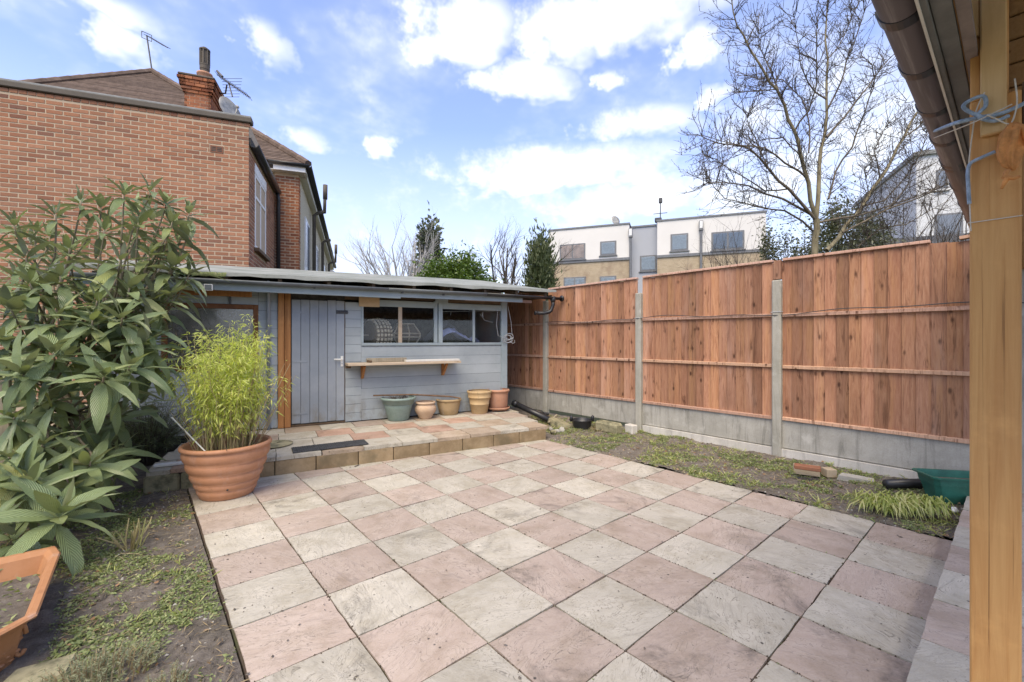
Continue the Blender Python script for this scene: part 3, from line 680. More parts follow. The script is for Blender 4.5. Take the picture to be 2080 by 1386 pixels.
# ================================================================ THE SHED (local frame SHED: x to the right along the front, y away, z up)
shed = thing('garden_shed', 'low blue-grey painted timber shed with felt roof and long window', 'shed', SHED.w(0, 0), SHED.a)
def bx(name, m, lo, hi, ch=.004, parent=None):
    b = MB(); b.box(lo, hi, ch); return b.build(name, m, parent or shed)
ZF, ZT = SH + .012, 2.13
def clad(x0, x1, z0, z1, bh=.128, m='shed_paint', y=0.0, lip=.010):
    z = z0; r = random.Random(int(x0 * 100))
    while z < z1 - .01:
        zz = min(z + bh, z1)
        b = MB()                            # shiplap: lower edge proud of the upper
        b._add([(x0, y - lip, z + .003), (x1, y - lip, z + .003), (x1, y + .01, z + .003), (x0, y + .01, z + .003), (x0, y - .006, zz), (x1, y - .006, zz), (x1, y + .01, zz), (x0, y + .01, zz)],
               [(0, 3, 2, 1), (4, 5, 6, 7), (0, 1, 5, 4), (1, 2, 6, 5), (2, 3, 7, 6), (3, 0, 4, 7)])
        o = b.build('board', m, shed); o.location = (r.uniform(-.002, .002), r.uniform(-.0015, .0015), r.uniform(-.001, .001)); z = zz
clad(-5.5, -4.90, ZF, ZT)
clad(-4.90, -3.86, ZF, 1.02); clad(-4.90, -3.86, 1.90, ZT)
clad(-3.855, -3.625, ZF, ZT, .125)
clad(-2.735, -2.508, ZF, 1.99, .128)
clad(-2.505, 0.0, ZF, 1.335, .16, lip=.0078)
# frame and hidden walls
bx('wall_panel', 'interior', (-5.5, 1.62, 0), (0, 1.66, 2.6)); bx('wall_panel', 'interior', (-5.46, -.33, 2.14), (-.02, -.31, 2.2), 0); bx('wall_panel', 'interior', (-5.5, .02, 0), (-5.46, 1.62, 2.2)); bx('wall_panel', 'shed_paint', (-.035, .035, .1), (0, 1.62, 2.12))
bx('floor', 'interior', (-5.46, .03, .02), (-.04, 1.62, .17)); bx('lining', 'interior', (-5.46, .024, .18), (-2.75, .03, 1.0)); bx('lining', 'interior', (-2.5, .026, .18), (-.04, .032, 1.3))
# dark recess above the cladding, top plate
bx('top_plate', 'dark_timber', (-3.45, .03, 2.03), (0, .08, 2.13)); bx('top_plate', 'dark_timber', (-5.5, .03, 2.12), (0, .08, 2.2))
# corner, window band
bx('corner_post', 'shed_trim', (-.115, -.03, ZF), (0.004, .03, 2.17))
bx('sill', 'shed_trim', (-2.51, -.028, 1.335), (-.115, .02, 1.378)); 
bx('window_frame', 'shed_trim', (-2.51, -.022, 1.378), (-2.475, .03, 2.0)); bx('window_frame', 'shed_trim', (-1.36, -.02, 1.378), (-1.30, .03, 2.06)); bx('window_frame', 'shed_trim', (-1.285, -.028, 1.378), (-1.215, .03, 2.06))
bx('window_frame', 'shed_trim', (-2.51, -.02, 1.945), (-1.36, .03, 2.045)); bx('window_frame', 'shed_trim', (-1.215, -.022, 1.94), (-.115, .03, 2.04))
bx('mullion', 'plank_wood', (-1.945, -.012, 1.378), (-1.885, .02, 1.945)); bx('mullion', 'shed_trim', (-.665, -.012, 1.378), (-.62, .02, 1.94))
for x0, x1 in ((-2.475, -1.945), (-1.885, -1.36), (-1.215, -.665), (-.62, -.115)): bx('pane', 'glass', (x0 + .002, .004, 1.38), (x1 - .002, .009, 1.943), 0)
bx('patch_board', 'chip_patch', (-2.545, -.036, 1.93), (-2.24, -.022, 2.075), .003)
bx('patch_board', 'shed_trim', (-1.34, -.03, 2.03), (-1.12, -.02, 2.10)); bx('patch_board', 'dark_timber', (-1.2, -.012, 2.045), (-.12, .02, 2.13))
# left window: brown frame, dusty glass
for lo, hi in (((-4.90, -.03, 1.02), (-4.84, .03, 1.90)), ((-3.915, -.03, 1.02), (-3.856, .03, 1.90)), ((-4.84, -.032, 1.84), (-3.915, .028, 1.90)), ((-4.84, -.032, 1.02), (-3.915, .028, 1.085))): bx('window_frame', 'frame_wood', lo, hi)
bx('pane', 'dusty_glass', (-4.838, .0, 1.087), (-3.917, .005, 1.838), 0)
for x in (-4.5, -4.2): bx('glazing_strip', 'pale_timber', (x, .03, 1.09), (x + .02, .045, 1.84), .002)
# stout orange timber beside the door, split along the grain
bx('door_post', 'orange_timber', (-3.62, -.045, SH + .004), (-3.545, .05, 2.13), .006); bx('door_post', 'orange_timber', (-3.54, -.04, SH + .004), (-3.462, .05, 2.11), .006)
bx('head_timber', 'orange_timber', (-4.75, -.06, 2.0), (-3.93, -.03, 2.085), .005); bx('bracket', 'dark_metal', (-4.19, -.045, 1.9), (-4.165, -.02, 2.0), .003)
# the door
door = bpy.data.objects.new('door', None); col.objects.link(door); door.parent = shed; door['label'] = 'grey-blue plank door with white lever handle'
DX0, DX1, DZ0, DZ1 = -3.452, -2.748, .235, 2.005; npk = 6; pw = (DX1 - DX0) / npk
for k in range(npk):
    b = MB(); b.box((DX0 + k * pw + .0018, -.022, DZ0 + rnd.uniform(-.004, .004)), (DX0 + (k + 1) * pw - .0018, 0, DZ1 + rnd.uniform(-.012, .004)), .004); b.build('plank', 'door_paint', door)
for z in (.36, 1.10, 1.80): bx('hinge_strap', 'door_paint', (DX0 + .01, -.027, z), (DX0 + .2, -.022, z + .028), .002, door)
b = MB(); b.box((DX1 - .115, -.032, 1.81), (DX1 + .045, -.022, 1.862), .003); b.tube([(DX1 - .10, -.036, 1.838), (DX1 + .05, -.036, 1.838)], .008, 6); b.build('bolt', 'dark_metal', door)
hd = bx('handle_plate', 'white_plastic', (DX1 - .055, -.03, 1.03), (DX1 - .018, -.022, 1.185), .004, door)
b = MB(); b.tube([(DX1 - .036, -.03, 1.135), (DX1 - .036, -.062, 1.135), (DX1 - .06, -.066, 1.137), (DX1 - .15, -.062, 1.14)], [.011, .011, .011, .009], 8); b.build('lever', 'white_plastic', door)
b = MB(); b.tube([(DX1 - .036, -.032, 1.07), (DX1 - .036, -.029, 1.07)], .007, 8); b.build('keyhole', 'dark_metal', door)
bx('door_back', 'interior', (DX0 - .005, .0, DZ0 - .05), (DX1 + .005, .012, DZ1 + .1), 0); bx('threshold', 'dark_timber', (DX0, -.01, SH + .003), (DX1, .03, .222))
bx('door_jamb', 'dark_timber', (DX1 + .001, -.006, SH + .004), (DX1 + .012, .02, 2.0), .001)
# downpipe beside the left window
b = MB(); b.tube([(-3.735, -.055, SH), (-3.735, -.055, 2.06), (-3.735, -.16, 2.16), (-3.735, -.4, 2.17)], .024, 10); b.build('downpipe', 'pipe_grey', shed, True)
# roof: boards, felt, fascia, gutter
n = 40; P = []; Q = []
def zfront(x): return 2.215 + .012 * (x + 4.3) + .003 * math.sin(x * 3.3) + .0025 * math.sin(x * 9.1 + 1)
XA, XB = -5.75, .80
for k in range(n + 1):
    x = XA + (XB - XA) * k / n; s = 0 if x < .15 else (x - .15) ** 2 * .06
    P.append((x, -.42 + .008 * math.sin(x * 9), zfront(x) + .05 - s * .3)); Q.append((x - .1 * (x > .5), 1.75, 2.66 + .014 * (x + 4.3) - s * 1.6))
b = MB(); b.slabsheet(P, Q, .035); b.build('roof_felt', 'roof_felt', shed)
P2 = [(x, y - .003, z + .003) for x, y, z in P]; b = MB()
for k in range(n):
    a, c = P2[k], P2[k + 1]; d0 = .048 + .007 * math.sin(a[0] * 5.3) + .006 * math.sin(a[0] * 13); d1 = .048 + .007 * math.sin(c[0] * 5.3) + .006 * math.sin(c[0] * 13)
    b._add([a, c, (c[0], c[1] - .006, c[2] - d1), (a[0], a[1] - .006, a[2] - d0), (a[0], a[1] + .012, a[2]), (c[0], c[1] + .012, c[2]), (c[0], c[1] + .004, c[2] - d1), (a[0], a[1] + .004, a[2] - d0)],
           [(0, 1, 2, 3), (4, 7, 6, 5), (3, 2, 6, 7), (0, 4, 5, 1)])
b.build('drip_edge', 'roof_felt', shed)
b = MB()
for k in range(5): b.box((-5.7 + k * 1.3, -.40, 2.17 + .012 * k * 1.3), (-5.7 + k * 1.3 + 1.28, 1.7, 2.185 + .012 * k * 1.3), 0) if False else None
for x in [-5.4 + .6 * k for k in range(11)]:
    b.bar((x, -.38, zfront(x) - .035), (x, 1.7, 2.545 + .014 * (x + 4.3)), .045, .07)
b.build('rafters', 'dark_timber', shed)
bx('fascia', 'shed_trim', (-5.6, -.372, 2.045), (-2.0, -.35, 2.165), .004); b = MB(); b.bar((-2.0, -.361, 2.118), (.12, -.361, 2.128), .02, .105); b.build('fascia', 'shed_trim', shed)
b = MB(); b.bar((-.95, -.34, 2.085), (.32, -.34, 2.10), .02, .05); b.build('batten', 'rail_wood', shed)
def gutter_mesh(b, pts, r, n=9, th=.004):
    for (A, B) in zip(pts[:-1], pts[1:]):
        A, B = Vector(A), Vector(B); vs = []
        tdir = (B - A).normalized(); sd_ = tdir.cross(Vector((0, 0, 1))).normalized()
        for p in (A, B):
            for rr in (r, r - th):
                for k in range(n): a = math.pi * k / (n - 1); vs.append(p + sd_ * rr * math.cos(a) - Vector((0, 0, 1)) * rr * math.sin(a))
        fs = []
        for k in range(n - 1):
            fs += [(k, k + 1, 2 * n + k + 1, 2 * n + k), (n + k, 3 * n + k, 3 * n + k + 1, n + k + 1), (k, n + k, n + k + 1, k + 1), (2 * n + k, 2 * n + k + 1, 3 * n + k + 1, 3 * n + k)]
        fs += [(0, 2 * n, 3 * n, n), (n - 1, 2 * n - 1, 4 * n - 1, 3 * n - 1)]
        b._add(vs, fs)
b = MB(); gutter_mesh(b, [(-5.6, -.425, 2.165), (-2.2, -.425, 2.185), (-.6, -.425, 2.195)], .045); b.build('gutter', 'grey_plastic', shed, True)
b = MB(); gutter_mesh(b, [(-.6, -.425, 2.195), (.93, -.425, 2.19)], .047); b.build('gutter', 'black_plastic', shed, True)
for x in (-4.3, -3.2, -2.0, -1.35): bx('gutter_clip', 'dark_metal', (x, -.435, 2.125), (x + .025, -.38, 2.15), .003)
b = MB(); b.tube([(.93, -.425, 2.175), (.90, -.425, 2.175)], .056, 10); b.tube([(.72, -.425, 2.2), (.72, -.425, 2.13), (.72, -.425, 2.10)], [.05, .05, .036], 10)
b.tube([(.72, -.425, 2.12), (.725, -.42, 2.05), (.69, -.41, 1.95), (.66, -.40, 1.925), (.56, -.37, 1.90), (.42, -.33, 1.905)], .034, 10); b.build('gutter_outlet', 'black_plastic', shed, True)
b = MB(); b.tube([(.43, -.333, 1.905), (.40, -.327, 1.906)], .041, 10); b.build('pipe_socket', 'black_plastic', shed, True)
# lamp box under the eave and the shelf
lb = bx('lamp_box', 'white_plastic', (-4.42, -.44, 2.03), (-4.33, -.40, 2.11), .006); bx('lens', 'grey_plastic', (-4.41, -.446, 2.04), (-4.34, -.44, 2.10), .004, lb)
sh = bx('shelf', 'plank_wood', (-2.74, -.31, 1.047), (-1.0, -.026, 1.085), .004)
for x in (-2.5, -1.22):
    b = MB(); b.box((x - .02, -.06, .84), (x + .02, -.02, 1.054), .003); b.bar((x, -.05, .86), (x, -.24, 1.045), .035, .04); b.build('shelf_bracket', 'orange_timber', shed)
bx('shelf_support', 'dark_timber', (-2.735, -.05, 1.0), (-2.66, -.02, 1.054))
bx('gap_board', 'dark_timber', (.002, 1.6, 2.1), (.74, 1.63, 2.585)); bx('gap_board', 'dark_timber', (.72, -.36, 2.2), (.745, 1.59, 2.235), 0)  # added dark boards, blocking the bright sky gap under the roof overhang
# left end of the shed: small moss on the felt
r = random.Random(5); b = MB()
for k in range(260):
    x = r.uniform(-4.75, -4.2); s = r.uniform(.008, .02); z = zfront(x) + .035 - r.random() * .03
    b._add([(x - s, -.44, z - s), (x + s, -.445, z - s * .3), (x + s * .4, -.44, z + s), (x - s, -.43, z + s * .6)], [(0, 1, 2, 3)])
stuff(b.build('moss', 'weed_leaf', shed))

# things on the shelf
def sw(x, y, z): return SHED.w(x, y, z)
def shed_thing(name, label, cat, b, m, x, y, z, rz=0, group=None, smooth=False):
    return tag(put(name, b.mesh(name, m, smooth), None, sw(x, y, z), (0, 0, SHED.a + rz)), label, cat, group)
b = MB(); b.box((-.44, -.055, 0), (.44, .055, .03), .003); shed_thing('timber_offcut', 'long pale plank lying on the front of the shelf', 'plank', b, 'cream_paint', -1.46, -.24, 1.087, .02, 'offcuts on the shelf')
b = MB(); b.box((-.3, -.035, 0), (.3, .035, .06), .004); shed_thing('timber_offcut', 'grey square batten lying against the wall on the shelf', 'plank', b, 'pale_timber', -2.14, -.075, 1.087, -.02, 'offcuts on the shelf')
b = MB(); b.box((-.018, -.075, 0), (.018, .075, .035), .008); shed_thing('hand_brush', 'small dark block lying crosswise on the shelf', 'tool', b, 'dark_timber', -2.42, -.17, 1.087, .15)
b = MB(); b.box((-.12, -.012, 0), (.12, .012, .018), .004); b.tube([(.12, 0, .009), (.2, .0, .009)], .005, 6); shed_thing('screwdriver', 'thin reddish tool lying behind the pale plank on the shelf', 'tool', b, 'terracotta_rose', -1.62, -.07, 1.087, .03)

# things seen through the window
bk = thing('wicker_drum', 'round woven wicker drum on its side behind the shed window', 'basket', sw(-2.20, .33, 1.50)); bk.rotation_euler = (0, R(90), SHED.a + .3)
b = MB(); b.lathe([(.02, -.15), (.20, -.15), (.235, -.13), (.255, -.08), (.262, 0), (.255, .08), (.235, .13), (.20, .15), (.02, .15)], 28); b.build('core', 'dark_timber', bk, True)
b = MB()
for k in range(24):
    a = 2 * math.pi * k / 24
    for z in (-.115, -.058, 0, .058, .115):
        rr = .268 - abs(z) * .16; b.M = Matrix.Rotation(a, 4, 'Z'); b.box((rr - .02, -.022, z - .017), (rr + .012, .022, z + .017), .004)
b.M = None; stuff(b.build('weave', 'wicker', bk)); b = MB(); b.tube([(0, 0, -.27), (0, 0, .2)], .012, 6); b.build('axle', 'plank_wood', bk)
lt = thing('lattice_lantern', 'faceted tan lantern beside the wicker drum in the shed window', 'lantern', sw(-1.74, .34, 1.25), SHED.a)
ring = [[Vector((rr * math.cos(a), rr * math.sin(a), z)) for a in [2 * math.pi * (k + .5) / 6 for k in range(6)]] for rr, z in ((.14, .06), (.25, .22), (.25, .28), (.14, .44))]
b = MB()
for i in range(4):
    for k in range(6):
        b.tube([ring[i][k], ring[i][(k + 1) % 6]], .012, 4)
        if i < 3: b.tube([ring[i][k], ring[i + 1][k]], .012, 4)
b.build('lattice', 'plank_wood', lt); b = MB(); b.loft([[p * .93 + Vector((0, 0, .018)) for p in rg] for rg in ring]); b.build('panel', 'dark_timber', lt)
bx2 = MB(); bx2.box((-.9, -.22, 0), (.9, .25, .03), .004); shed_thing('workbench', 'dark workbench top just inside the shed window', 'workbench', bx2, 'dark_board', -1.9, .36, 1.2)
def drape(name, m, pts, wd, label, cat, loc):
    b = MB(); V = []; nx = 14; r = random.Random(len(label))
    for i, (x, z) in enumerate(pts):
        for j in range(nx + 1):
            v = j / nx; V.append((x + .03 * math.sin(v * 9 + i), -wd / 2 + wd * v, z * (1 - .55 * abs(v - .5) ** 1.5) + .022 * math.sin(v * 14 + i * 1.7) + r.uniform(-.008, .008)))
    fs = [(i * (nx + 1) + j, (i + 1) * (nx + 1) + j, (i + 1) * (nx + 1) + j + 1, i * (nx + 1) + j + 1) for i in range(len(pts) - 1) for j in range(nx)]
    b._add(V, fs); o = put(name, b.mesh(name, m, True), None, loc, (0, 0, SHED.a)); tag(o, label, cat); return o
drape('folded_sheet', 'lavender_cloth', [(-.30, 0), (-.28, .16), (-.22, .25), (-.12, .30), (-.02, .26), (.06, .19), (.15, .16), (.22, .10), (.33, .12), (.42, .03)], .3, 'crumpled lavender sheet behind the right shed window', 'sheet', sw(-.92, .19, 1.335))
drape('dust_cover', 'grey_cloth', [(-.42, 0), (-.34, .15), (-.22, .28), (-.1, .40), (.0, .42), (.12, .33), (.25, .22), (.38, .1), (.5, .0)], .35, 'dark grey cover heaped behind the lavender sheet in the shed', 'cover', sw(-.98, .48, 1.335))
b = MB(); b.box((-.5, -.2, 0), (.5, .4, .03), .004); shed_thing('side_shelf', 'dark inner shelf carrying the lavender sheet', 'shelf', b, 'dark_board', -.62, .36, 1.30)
b = MB(); b.tube([(-.6, 0, .0), (.0, .02, .03), (.62, .0, .05)], .006, 5); b.tube([(.25, 0, -.02), (.35, .02, -.12), (.5, .0, -.16)], .005, 5); b.tube([(.3, 0, .02), (.3, 0, -.06)], .016, 6); b.tube([(-.3, 0, .01), (-.31, 0, -.05)], .006, 5)
shed_thing('hanging_wire', 'pale wires hanging inside the right shed window', 'wire', b, 'cable_pale', -.68, .2, 1.9)
# coil of wire outside the shed corner
b = MB(); r = random.Random(3)
for k in range(7):
    c = Vector((r.uniform(-.03, .03), -.05, 1.46 + r.uniform(-.03, .03))); rr = r.uniform(.05, .09); ph = r.random() * 6
    b.tube([c + Vector((rr * math.cos(a + ph) * 1.15, r.uniform(-.012, .012), rr * .75 * math.sin(a + ph))) for a in [2 * math.pi * q / 16 for q in range(15)]], .0045, 5)
b.tube([(-.2, -.04, 1.95), (-.23, -.045, 1.7), (-.2, -.05, 1.5), (-.05, -.06, 1.45)], .004, 5); b.tube([(.0, -.05, 2.02), (.06, -.05, 1.75), (.08, -.055, 1.52)], .004, 5); b.tube([(.03, -.05, 1.40), (.1, -.05, 1.36), (.14, -.05, 1.38), (.13, -.05, 1.42)], .005, 5)
shed_thing('wire_coil', 'tangle of pale wire hanging at the right corner of the shed', 'wire', b, 'cable_pale', 0.0, -.012, 0)

# doormat and manhole cover on the step
q = [SHED.loc(gz(px, py, SH)) for px, py in ((593, 908), (610, 928), (748, 907), (726, 891))]
mt = MB(); c = sum((Vector(p) for p in q), Vector()) / 4
mt.box((-.40, -.125, 0), (.40, .125, .014), .004)
for i in range(34):
    for j in range(9):
        if (i * 7 + j * 3) % 5: mt.box((-.385 + i * .0228, -.112 + j * .0255, .013), (-.385 + i * .0228 + .013, -.112 + j * .0255 + .014, .019), 0)
tag(put('door_mat', mt.mesh('door_mat', 'black_rubber'), None, SHED.w(c.x, c.y, SH + .003), (0, 0, SHED.a + .03)), 'black rubber doormat on the step before the shed door', 'doormat')
g = gz(556, 904, SH); b = MB(); b.lathe([(.0, 0), (.2, 0), (.205, .008), (.19, .014), (.0, .012)], 28); b.M = Matrix.Translation((.06, .02, .012)); b.box((-.02, -.006, 0), (.02, .006, .008)); b.M = None
tag(put('drain_cover', b.mesh('drain_cover', 'mossy_stone', False), None, (g.x, g.y, SH + .003)), 'round mossy drain cover on the step behind the big terracotta pot', 'drain cover')

# ================================================================ POTS AND SMALL THINGS
def pot(name, label, cat, px, py, z, prof, m, n=36, group=None, fwd=None, soil=None, parts=()):
    g = gz(px, py, z) if fwd is None else fwd
    t = thing(name, label, cat, (g.x, g.y, z), rnd.uniform(0, 6), group)
    b = MB(); b.lathe(prof, n); b.build('body', m, t, True)
    if soil: b = MB(); b.lathe([(0, soil[1]), (soil[0] * .6, soil[1] + .012), (soil[0], soil[1])], 20); b.build('soil', 'soil', t)
    return t
def wallprof(outer, th):                               # outer profile bottom-up, closed with an inner wall
    inner = [(max(r - th, .01), z) for r, z in outer if z > outer[0][1] + th * 1.2][::-1]
    return [(.0, outer[0][1])] + outer + inner + [(.0, outer[0][1] + th)]
# big ribbed pot with the bamboo
BP = gz(462, 1003, 0)
prof = [(.205, 0), (.215, .006)]
zz = .02; r0 = .218
for k in range(5):
    h = [.06, .062, .085, .095, .105][k]; g_ = [.018, .022, .03, .032, .03][k]
    prof += [(r0, zz), (r0 + g_ * .75, zz + h * .3), (r0 + g_ * 1.15, zz + h * .65), (r0 + g_ * 1.1, zz + h * .9), (r0 + g_ * .95, zz + h)]; r0 += g_ * .95; zz += h
prof += [(r0 + .003, zz + .01), (.345, zz + .012), (.362, zz + .02), (.366, zz + .036), (.358, zz + .05), (.342, zz + .055)]
PZ = zz + .055
tp = pot('terracotta_pot', 'large ribbed terracotta pot holding the bamboo', 'plant pot', 0, 0, .002, [(0, 0)] + prof + [(.325, zz + .03), (.30, zz - .06), (0, zz - .075)], 'terracotta', 48, None, BP)
b = MB(); b.lathe([(0, zz - .03), (.2, zz - .035), (.312, zz - .05)], 24); b.build('soil', 'soil', tp)
dd = (Vector((0, 0, 0)) - BP).normalized(); b = MB(); b.tube([dd * .246 + Vector((0, 0, .105)), dd * .258 + Vector((0, 0, .105))], .009, 8); o = b.build('drain_hole', 'dark_board', tp); o.rotation_euler = (0, 0, -tp.rotation_euler[2])
b = MB(); A = gz(430, 912, .48); B_ = at(349, 848, 3.9); b.tube([A + Vector((0, 0, -.08)), B_], .006, 6); tag(b.build('cane', 'white_plastic'), 'thin white cane leaning out of the large terracotta pot', 'cane')

pg = 'pots in a row along the shed wall'
P1 = gz(808, 855, SH)
pot('green_pot', 'grey-green plastic pot holding a dead plant, leftmost of the row', 'plant pot', 0, 0, SH, wallprof([(0.147, 0.000), (0.159, 0.012), (0.201, 0.192), (0.218, 0.240), (0.215, 0.246), (0.231, 0.252), (0.236, 0.306), (0.254, 0.314), (0.266, 0.326), (0.264, 0.346), (0.250, 0.352)], .012), 'pot_green', 36, pg, P1 + Vector((.05, .08, 0)), (.21, .28))
b = MB(); r = random.Random(8)
for k in range(40):
    a = r.random() * 6.3; l = r.uniform(.05, .13); p = Vector((.06 * math.cos(a), .06 * math.sin(a), .2)); b.tube([p, p + Vector((l * .5 * math.cos(a + 1), l * .5 * math.sin(a + 1), .07)), p + Vector((l * math.cos(a), l * math.sin(a), .06 + r.uniform(0, .05)))], [.003, .0025, .0015], 4)
tag(put('dead_plant', b.mesh('dead_plant', 'bark_dark'), None, P1 + Vector((.05, .08, .07))), 'withered dark plant stems in the grey-green pot', 'plant')
pot('bulbous_pot', 'small pale round-bellied terracotta pot, second in the row', 'plant pot', 864, 851, SH, wallprof([(0.097, 0.000), (0.103, 0.014), (0.120, 0.057), (0.154, 0.103), (0.168, 0.142), (0.165, 0.177), (0.148, 0.205), (0.131, 0.220), (0.135, 0.228), (0.150, 0.234), (0.157, 0.245), (0.154, 0.260), (0.139, 0.264)], .012), 'terracotta_pale', 36, pg, gz(864, 851, SH) + Vector((.03, .05, 0)), (.12, .19))
pot('bowl_pot', 'wide brown glazed bowl pot with mossy sides, third in the row', 'plant pot', 912, 843, SH, wallprof([(0.140, 0.000), (0.150, 0.009), (0.175, 0.110), (0.193, 0.198), (0.195, 0.220), (0.208, 0.227), (0.213, 0.242), (0.206, 0.255), (0.193, 0.259)], .013), 'terracotta_mossy', 36, pg, gz(912, 843, SH) + Vector((.04, .07, 0)), (.17, .2))
pot('tall_pot', 'tall tan pot with raised bands, fourth in the row', 'plant pot', 974, 841, SH, wallprof([(0.127, 0.000), (0.132, 0.006), (0.160, 0.153), (0.164, 0.155), (0.165, 0.169), (0.161, 0.171), (0.179, 0.260), (0.193, 0.267), (0.194, 0.281), (0.189, 0.284), (0.200, 0.342), (0.209, 0.352), (0.209, 0.377), (0.198, 0.383)], .013), 'terracotta_tan', 36, pg, gz(974, 841, SH) + Vector((.05, .07, 0)), (.16, .32))
P5 = gz(1015, 836, SH) + Vector((.03, .08, 0))
t5 = pot('saucer_pot', 'rose terracotta pot standing on a footed saucer at the shed corner', 'plant pot', 0, 0, SH, [(r_, z + .055) for r_, z in wallprof([(0.154, 0.000), (0.160, 0.009), (0.173, 0.238), (0.177, 0.275), (0.194, 0.283), (0.201, 0.297), (0.198, 0.315), (0.185, 0.322)], .012)], 'terracotta_rose', 36, pg, P5, (.145, .29))
b = MB(); b.lathe(wallprof([(.17, .03), (.18, .034), (.203, .052), (.205, .066), (.196, .07)], .008), 32); b.build('saucer', 'terracotta_rose', t5, True)
for k in range(3):
    b = MB(); a = k * 2.1; b.lathe([(0, 0), (.018, 0), (.022, .03), (0, .03)], 10, (.12 * math.cos(a), .12 * math.sin(a), 0)); b.build('foot', 'terracotta_rose', t5)
b = MB(); b.tube([SHED.w(-2.35, -.10, .58), SHED.w(-1.75, -.17, .565), SHED.w(-1.15, -.21, .50), SHED.w(-.98, -.24, .468)], [.012, .013, .013, .011], 7); tag(b.build('bamboo_pole', 'bark_brown'), 'thin weathered pole lying across the green pot and the bowl pot', 'pole')

# planter trough at the lower left
tr = thing('planter_trough', 'orange terracotta trough with basket-weave side, full of weeds', 'planter', (-.72, 3.2, 0), 0.0)
def oct_(hx, hy, c, z): return [(hx, -hy + c, z), (hx, hy - c, z), (hx - c * .25, hy, z), (-hx + c, hy, z), (-hx, hy - c, z), (-hx, -hy + c, z), (-hx + c, -hy, z), (hx - c, -hy, z)]
b = MB(); b.loft([oct_(.28, .40, .10, -.02), oct_(.305, .43, .11, .07), oct_(.33, .46, .12, .19), oct_(.368, .495, .13, .196), oct_(.372, .50, .13, .206), oct_(.366, .494, .13, .214), oct_(.345, .472, .125, .214), oct_(.325, .45, .12, .19), oct_(.29, .41, .11, .06)], False); b.build('body', 'trough_orange', tr)
b = MB(); b._add([Vector(p) for p in oct_(.31, .43, .115, .10)], [tuple(range(8))]); b.build('soil', 'soil', tr)
b = MB()
for row in range(7):
    for k in range(16):                                 # woven relief on the near end and the cut corner
        z = .015 + row * .025; f = .30 + z * .15
        x = -.27 + k * .034 + (row % 2) * .017
        if x < .22: b.lathe([(0, -.010), (.013, -.006), (.015, 0), (.013, .006), (0, .010)], 6, (x, -.408 - z * .27, z), sy=.6)
for row in range(6):
    for k in range(5):
        z = .015 + row * .028; u = (k + .5 * (row % 2)) / 5.0; x = .19 + u * .12; y = -.42 + u * .13
        b.lathe([(0, -.009), (.013, -.005), (.016, 0), (.013, .005), (0, .009)], 6, (x - .008 + z * .16, y + .012 - z * .16, z))
b.build('weave', 'trough_orange', tr, True)
b = MB(); b.tube([(.31 + .02 * math.cos(a), -.30, .09 + .07 * math.sin(a)) for a in np.linspace(.3, 5.5, 14)], .009, 6); b.build('relief', 'trough_orange', tr, True)
g = gz(62, 1366, .02); b = MB(); b.loft([[(-.14, -.1, 0), (.12, -.12, 0), (.15, .05, 0), (-.05, .1, 0)], [(-.12, -.09, .055), (.11, -.1, .06), (.13, .045, .055), (-.05, .085, .05)]]); tag(put('mossy_rock', b.mesh('mossy_rock', 'mossy_stone'), None, (g.x, g.y, -.04)), 'yellowish mossy flat stone below the orange trough', 'stone')

# white batten on the step behind the pot
q = gz(355, 945, SH); b = MB(); b.box((-.16, -.035, 0), (.16, .035, .022), .003); tag(put('white_batten', b.mesh('white_batten', 'white_paint'), None, (q.x, q.y, SH + .004), (0, 0, SHED.a + .02)), 'short white batten lying on the step left of the big pot', 'batten')
q = gz(725, 947, 0); b = MB(); b.lathe([(0, -.002), (.03, 0), (.0, .004)], 6, sx=1.6, sy=.4); tag(put('fallen_leaf', b.mesh('fallen_leaf', 'bark_dark'), None, (q.x, q.y, .006), (0, 0, .5)), 'curled dark leaf on the paving below the step', 'leaf')

# right-hand bed
def rbrick(px, py, z, rz, label, m, sz=(.108, .052, .034), tilt=0):
    g = gz(px, py, z); b = MB(); b.box((-sz[0], -sz[1], 0), (sz[0], sz[1], sz[2] * 2), .006)
    tag(put('loose_brick', b.mesh('loose_brick', m), None, (g.x, g.y, z - .01), (tilt, 0, rz)), label, 'brick', 'loose bricks by the fence')
rbrick(1638, 962, .02, -1.25, 'mossy tan brick on its side by the fence, under another brick', 'brick_buff', (.115, .05, .048))
rbrick(1640, 952, .12, -1.30, 'red brick lying on top of the mossy tan brick', 'brick_orange', (.112, .05, .02))
rbrick(1684, 966, .02, -.75, 'orange brick with a hollow, end-on beside the mossy brick', 'brick_buff', (.05, .05, .042))
rbrick(1592, 930, .0, -1.4, 'flat reddish brick sunk in the soil at the concrete post', 'brick_orange', (.1, .04, .02))
g = gz(1735, 972, .02); b = MB(); b.loft([[(-.17, -.05, 0), (.16, -.06, 0), (.19, .03, 0), (-.1, .06, 0)], [(-.16, -.045, .05), (.15, -.05, .045), (.17, .03, .05), (-.09, .05, .05)]]); tag(put('broken_concrete', b.mesh('broken_concrete', 'concrete'), None, (g.x, g.y, -.005), (.12, .1, -1.0)), 'broken slab of grey concrete lying by the fence', 'concrete')
A = gz(1800, 990, .03); B_ = gz(1880, 988, .03); b = MB(); b.tube([A + Vector((0, 0, .03)), B_ + Vector((0, 0, .035)) + (B_ - A) * .8], .042, 14); tag(b.build('pipe_offcut', 'black_plastic', None, True), 'black plastic pipe poking out behind the green planter', 'pipe')
g = gz(1925, 1024, .02); gp = thing('green_planter', 'dark green plastic trough planter standing by the fence', 'planter', (g.x + .19, g.y - .06, .015), R(-52))
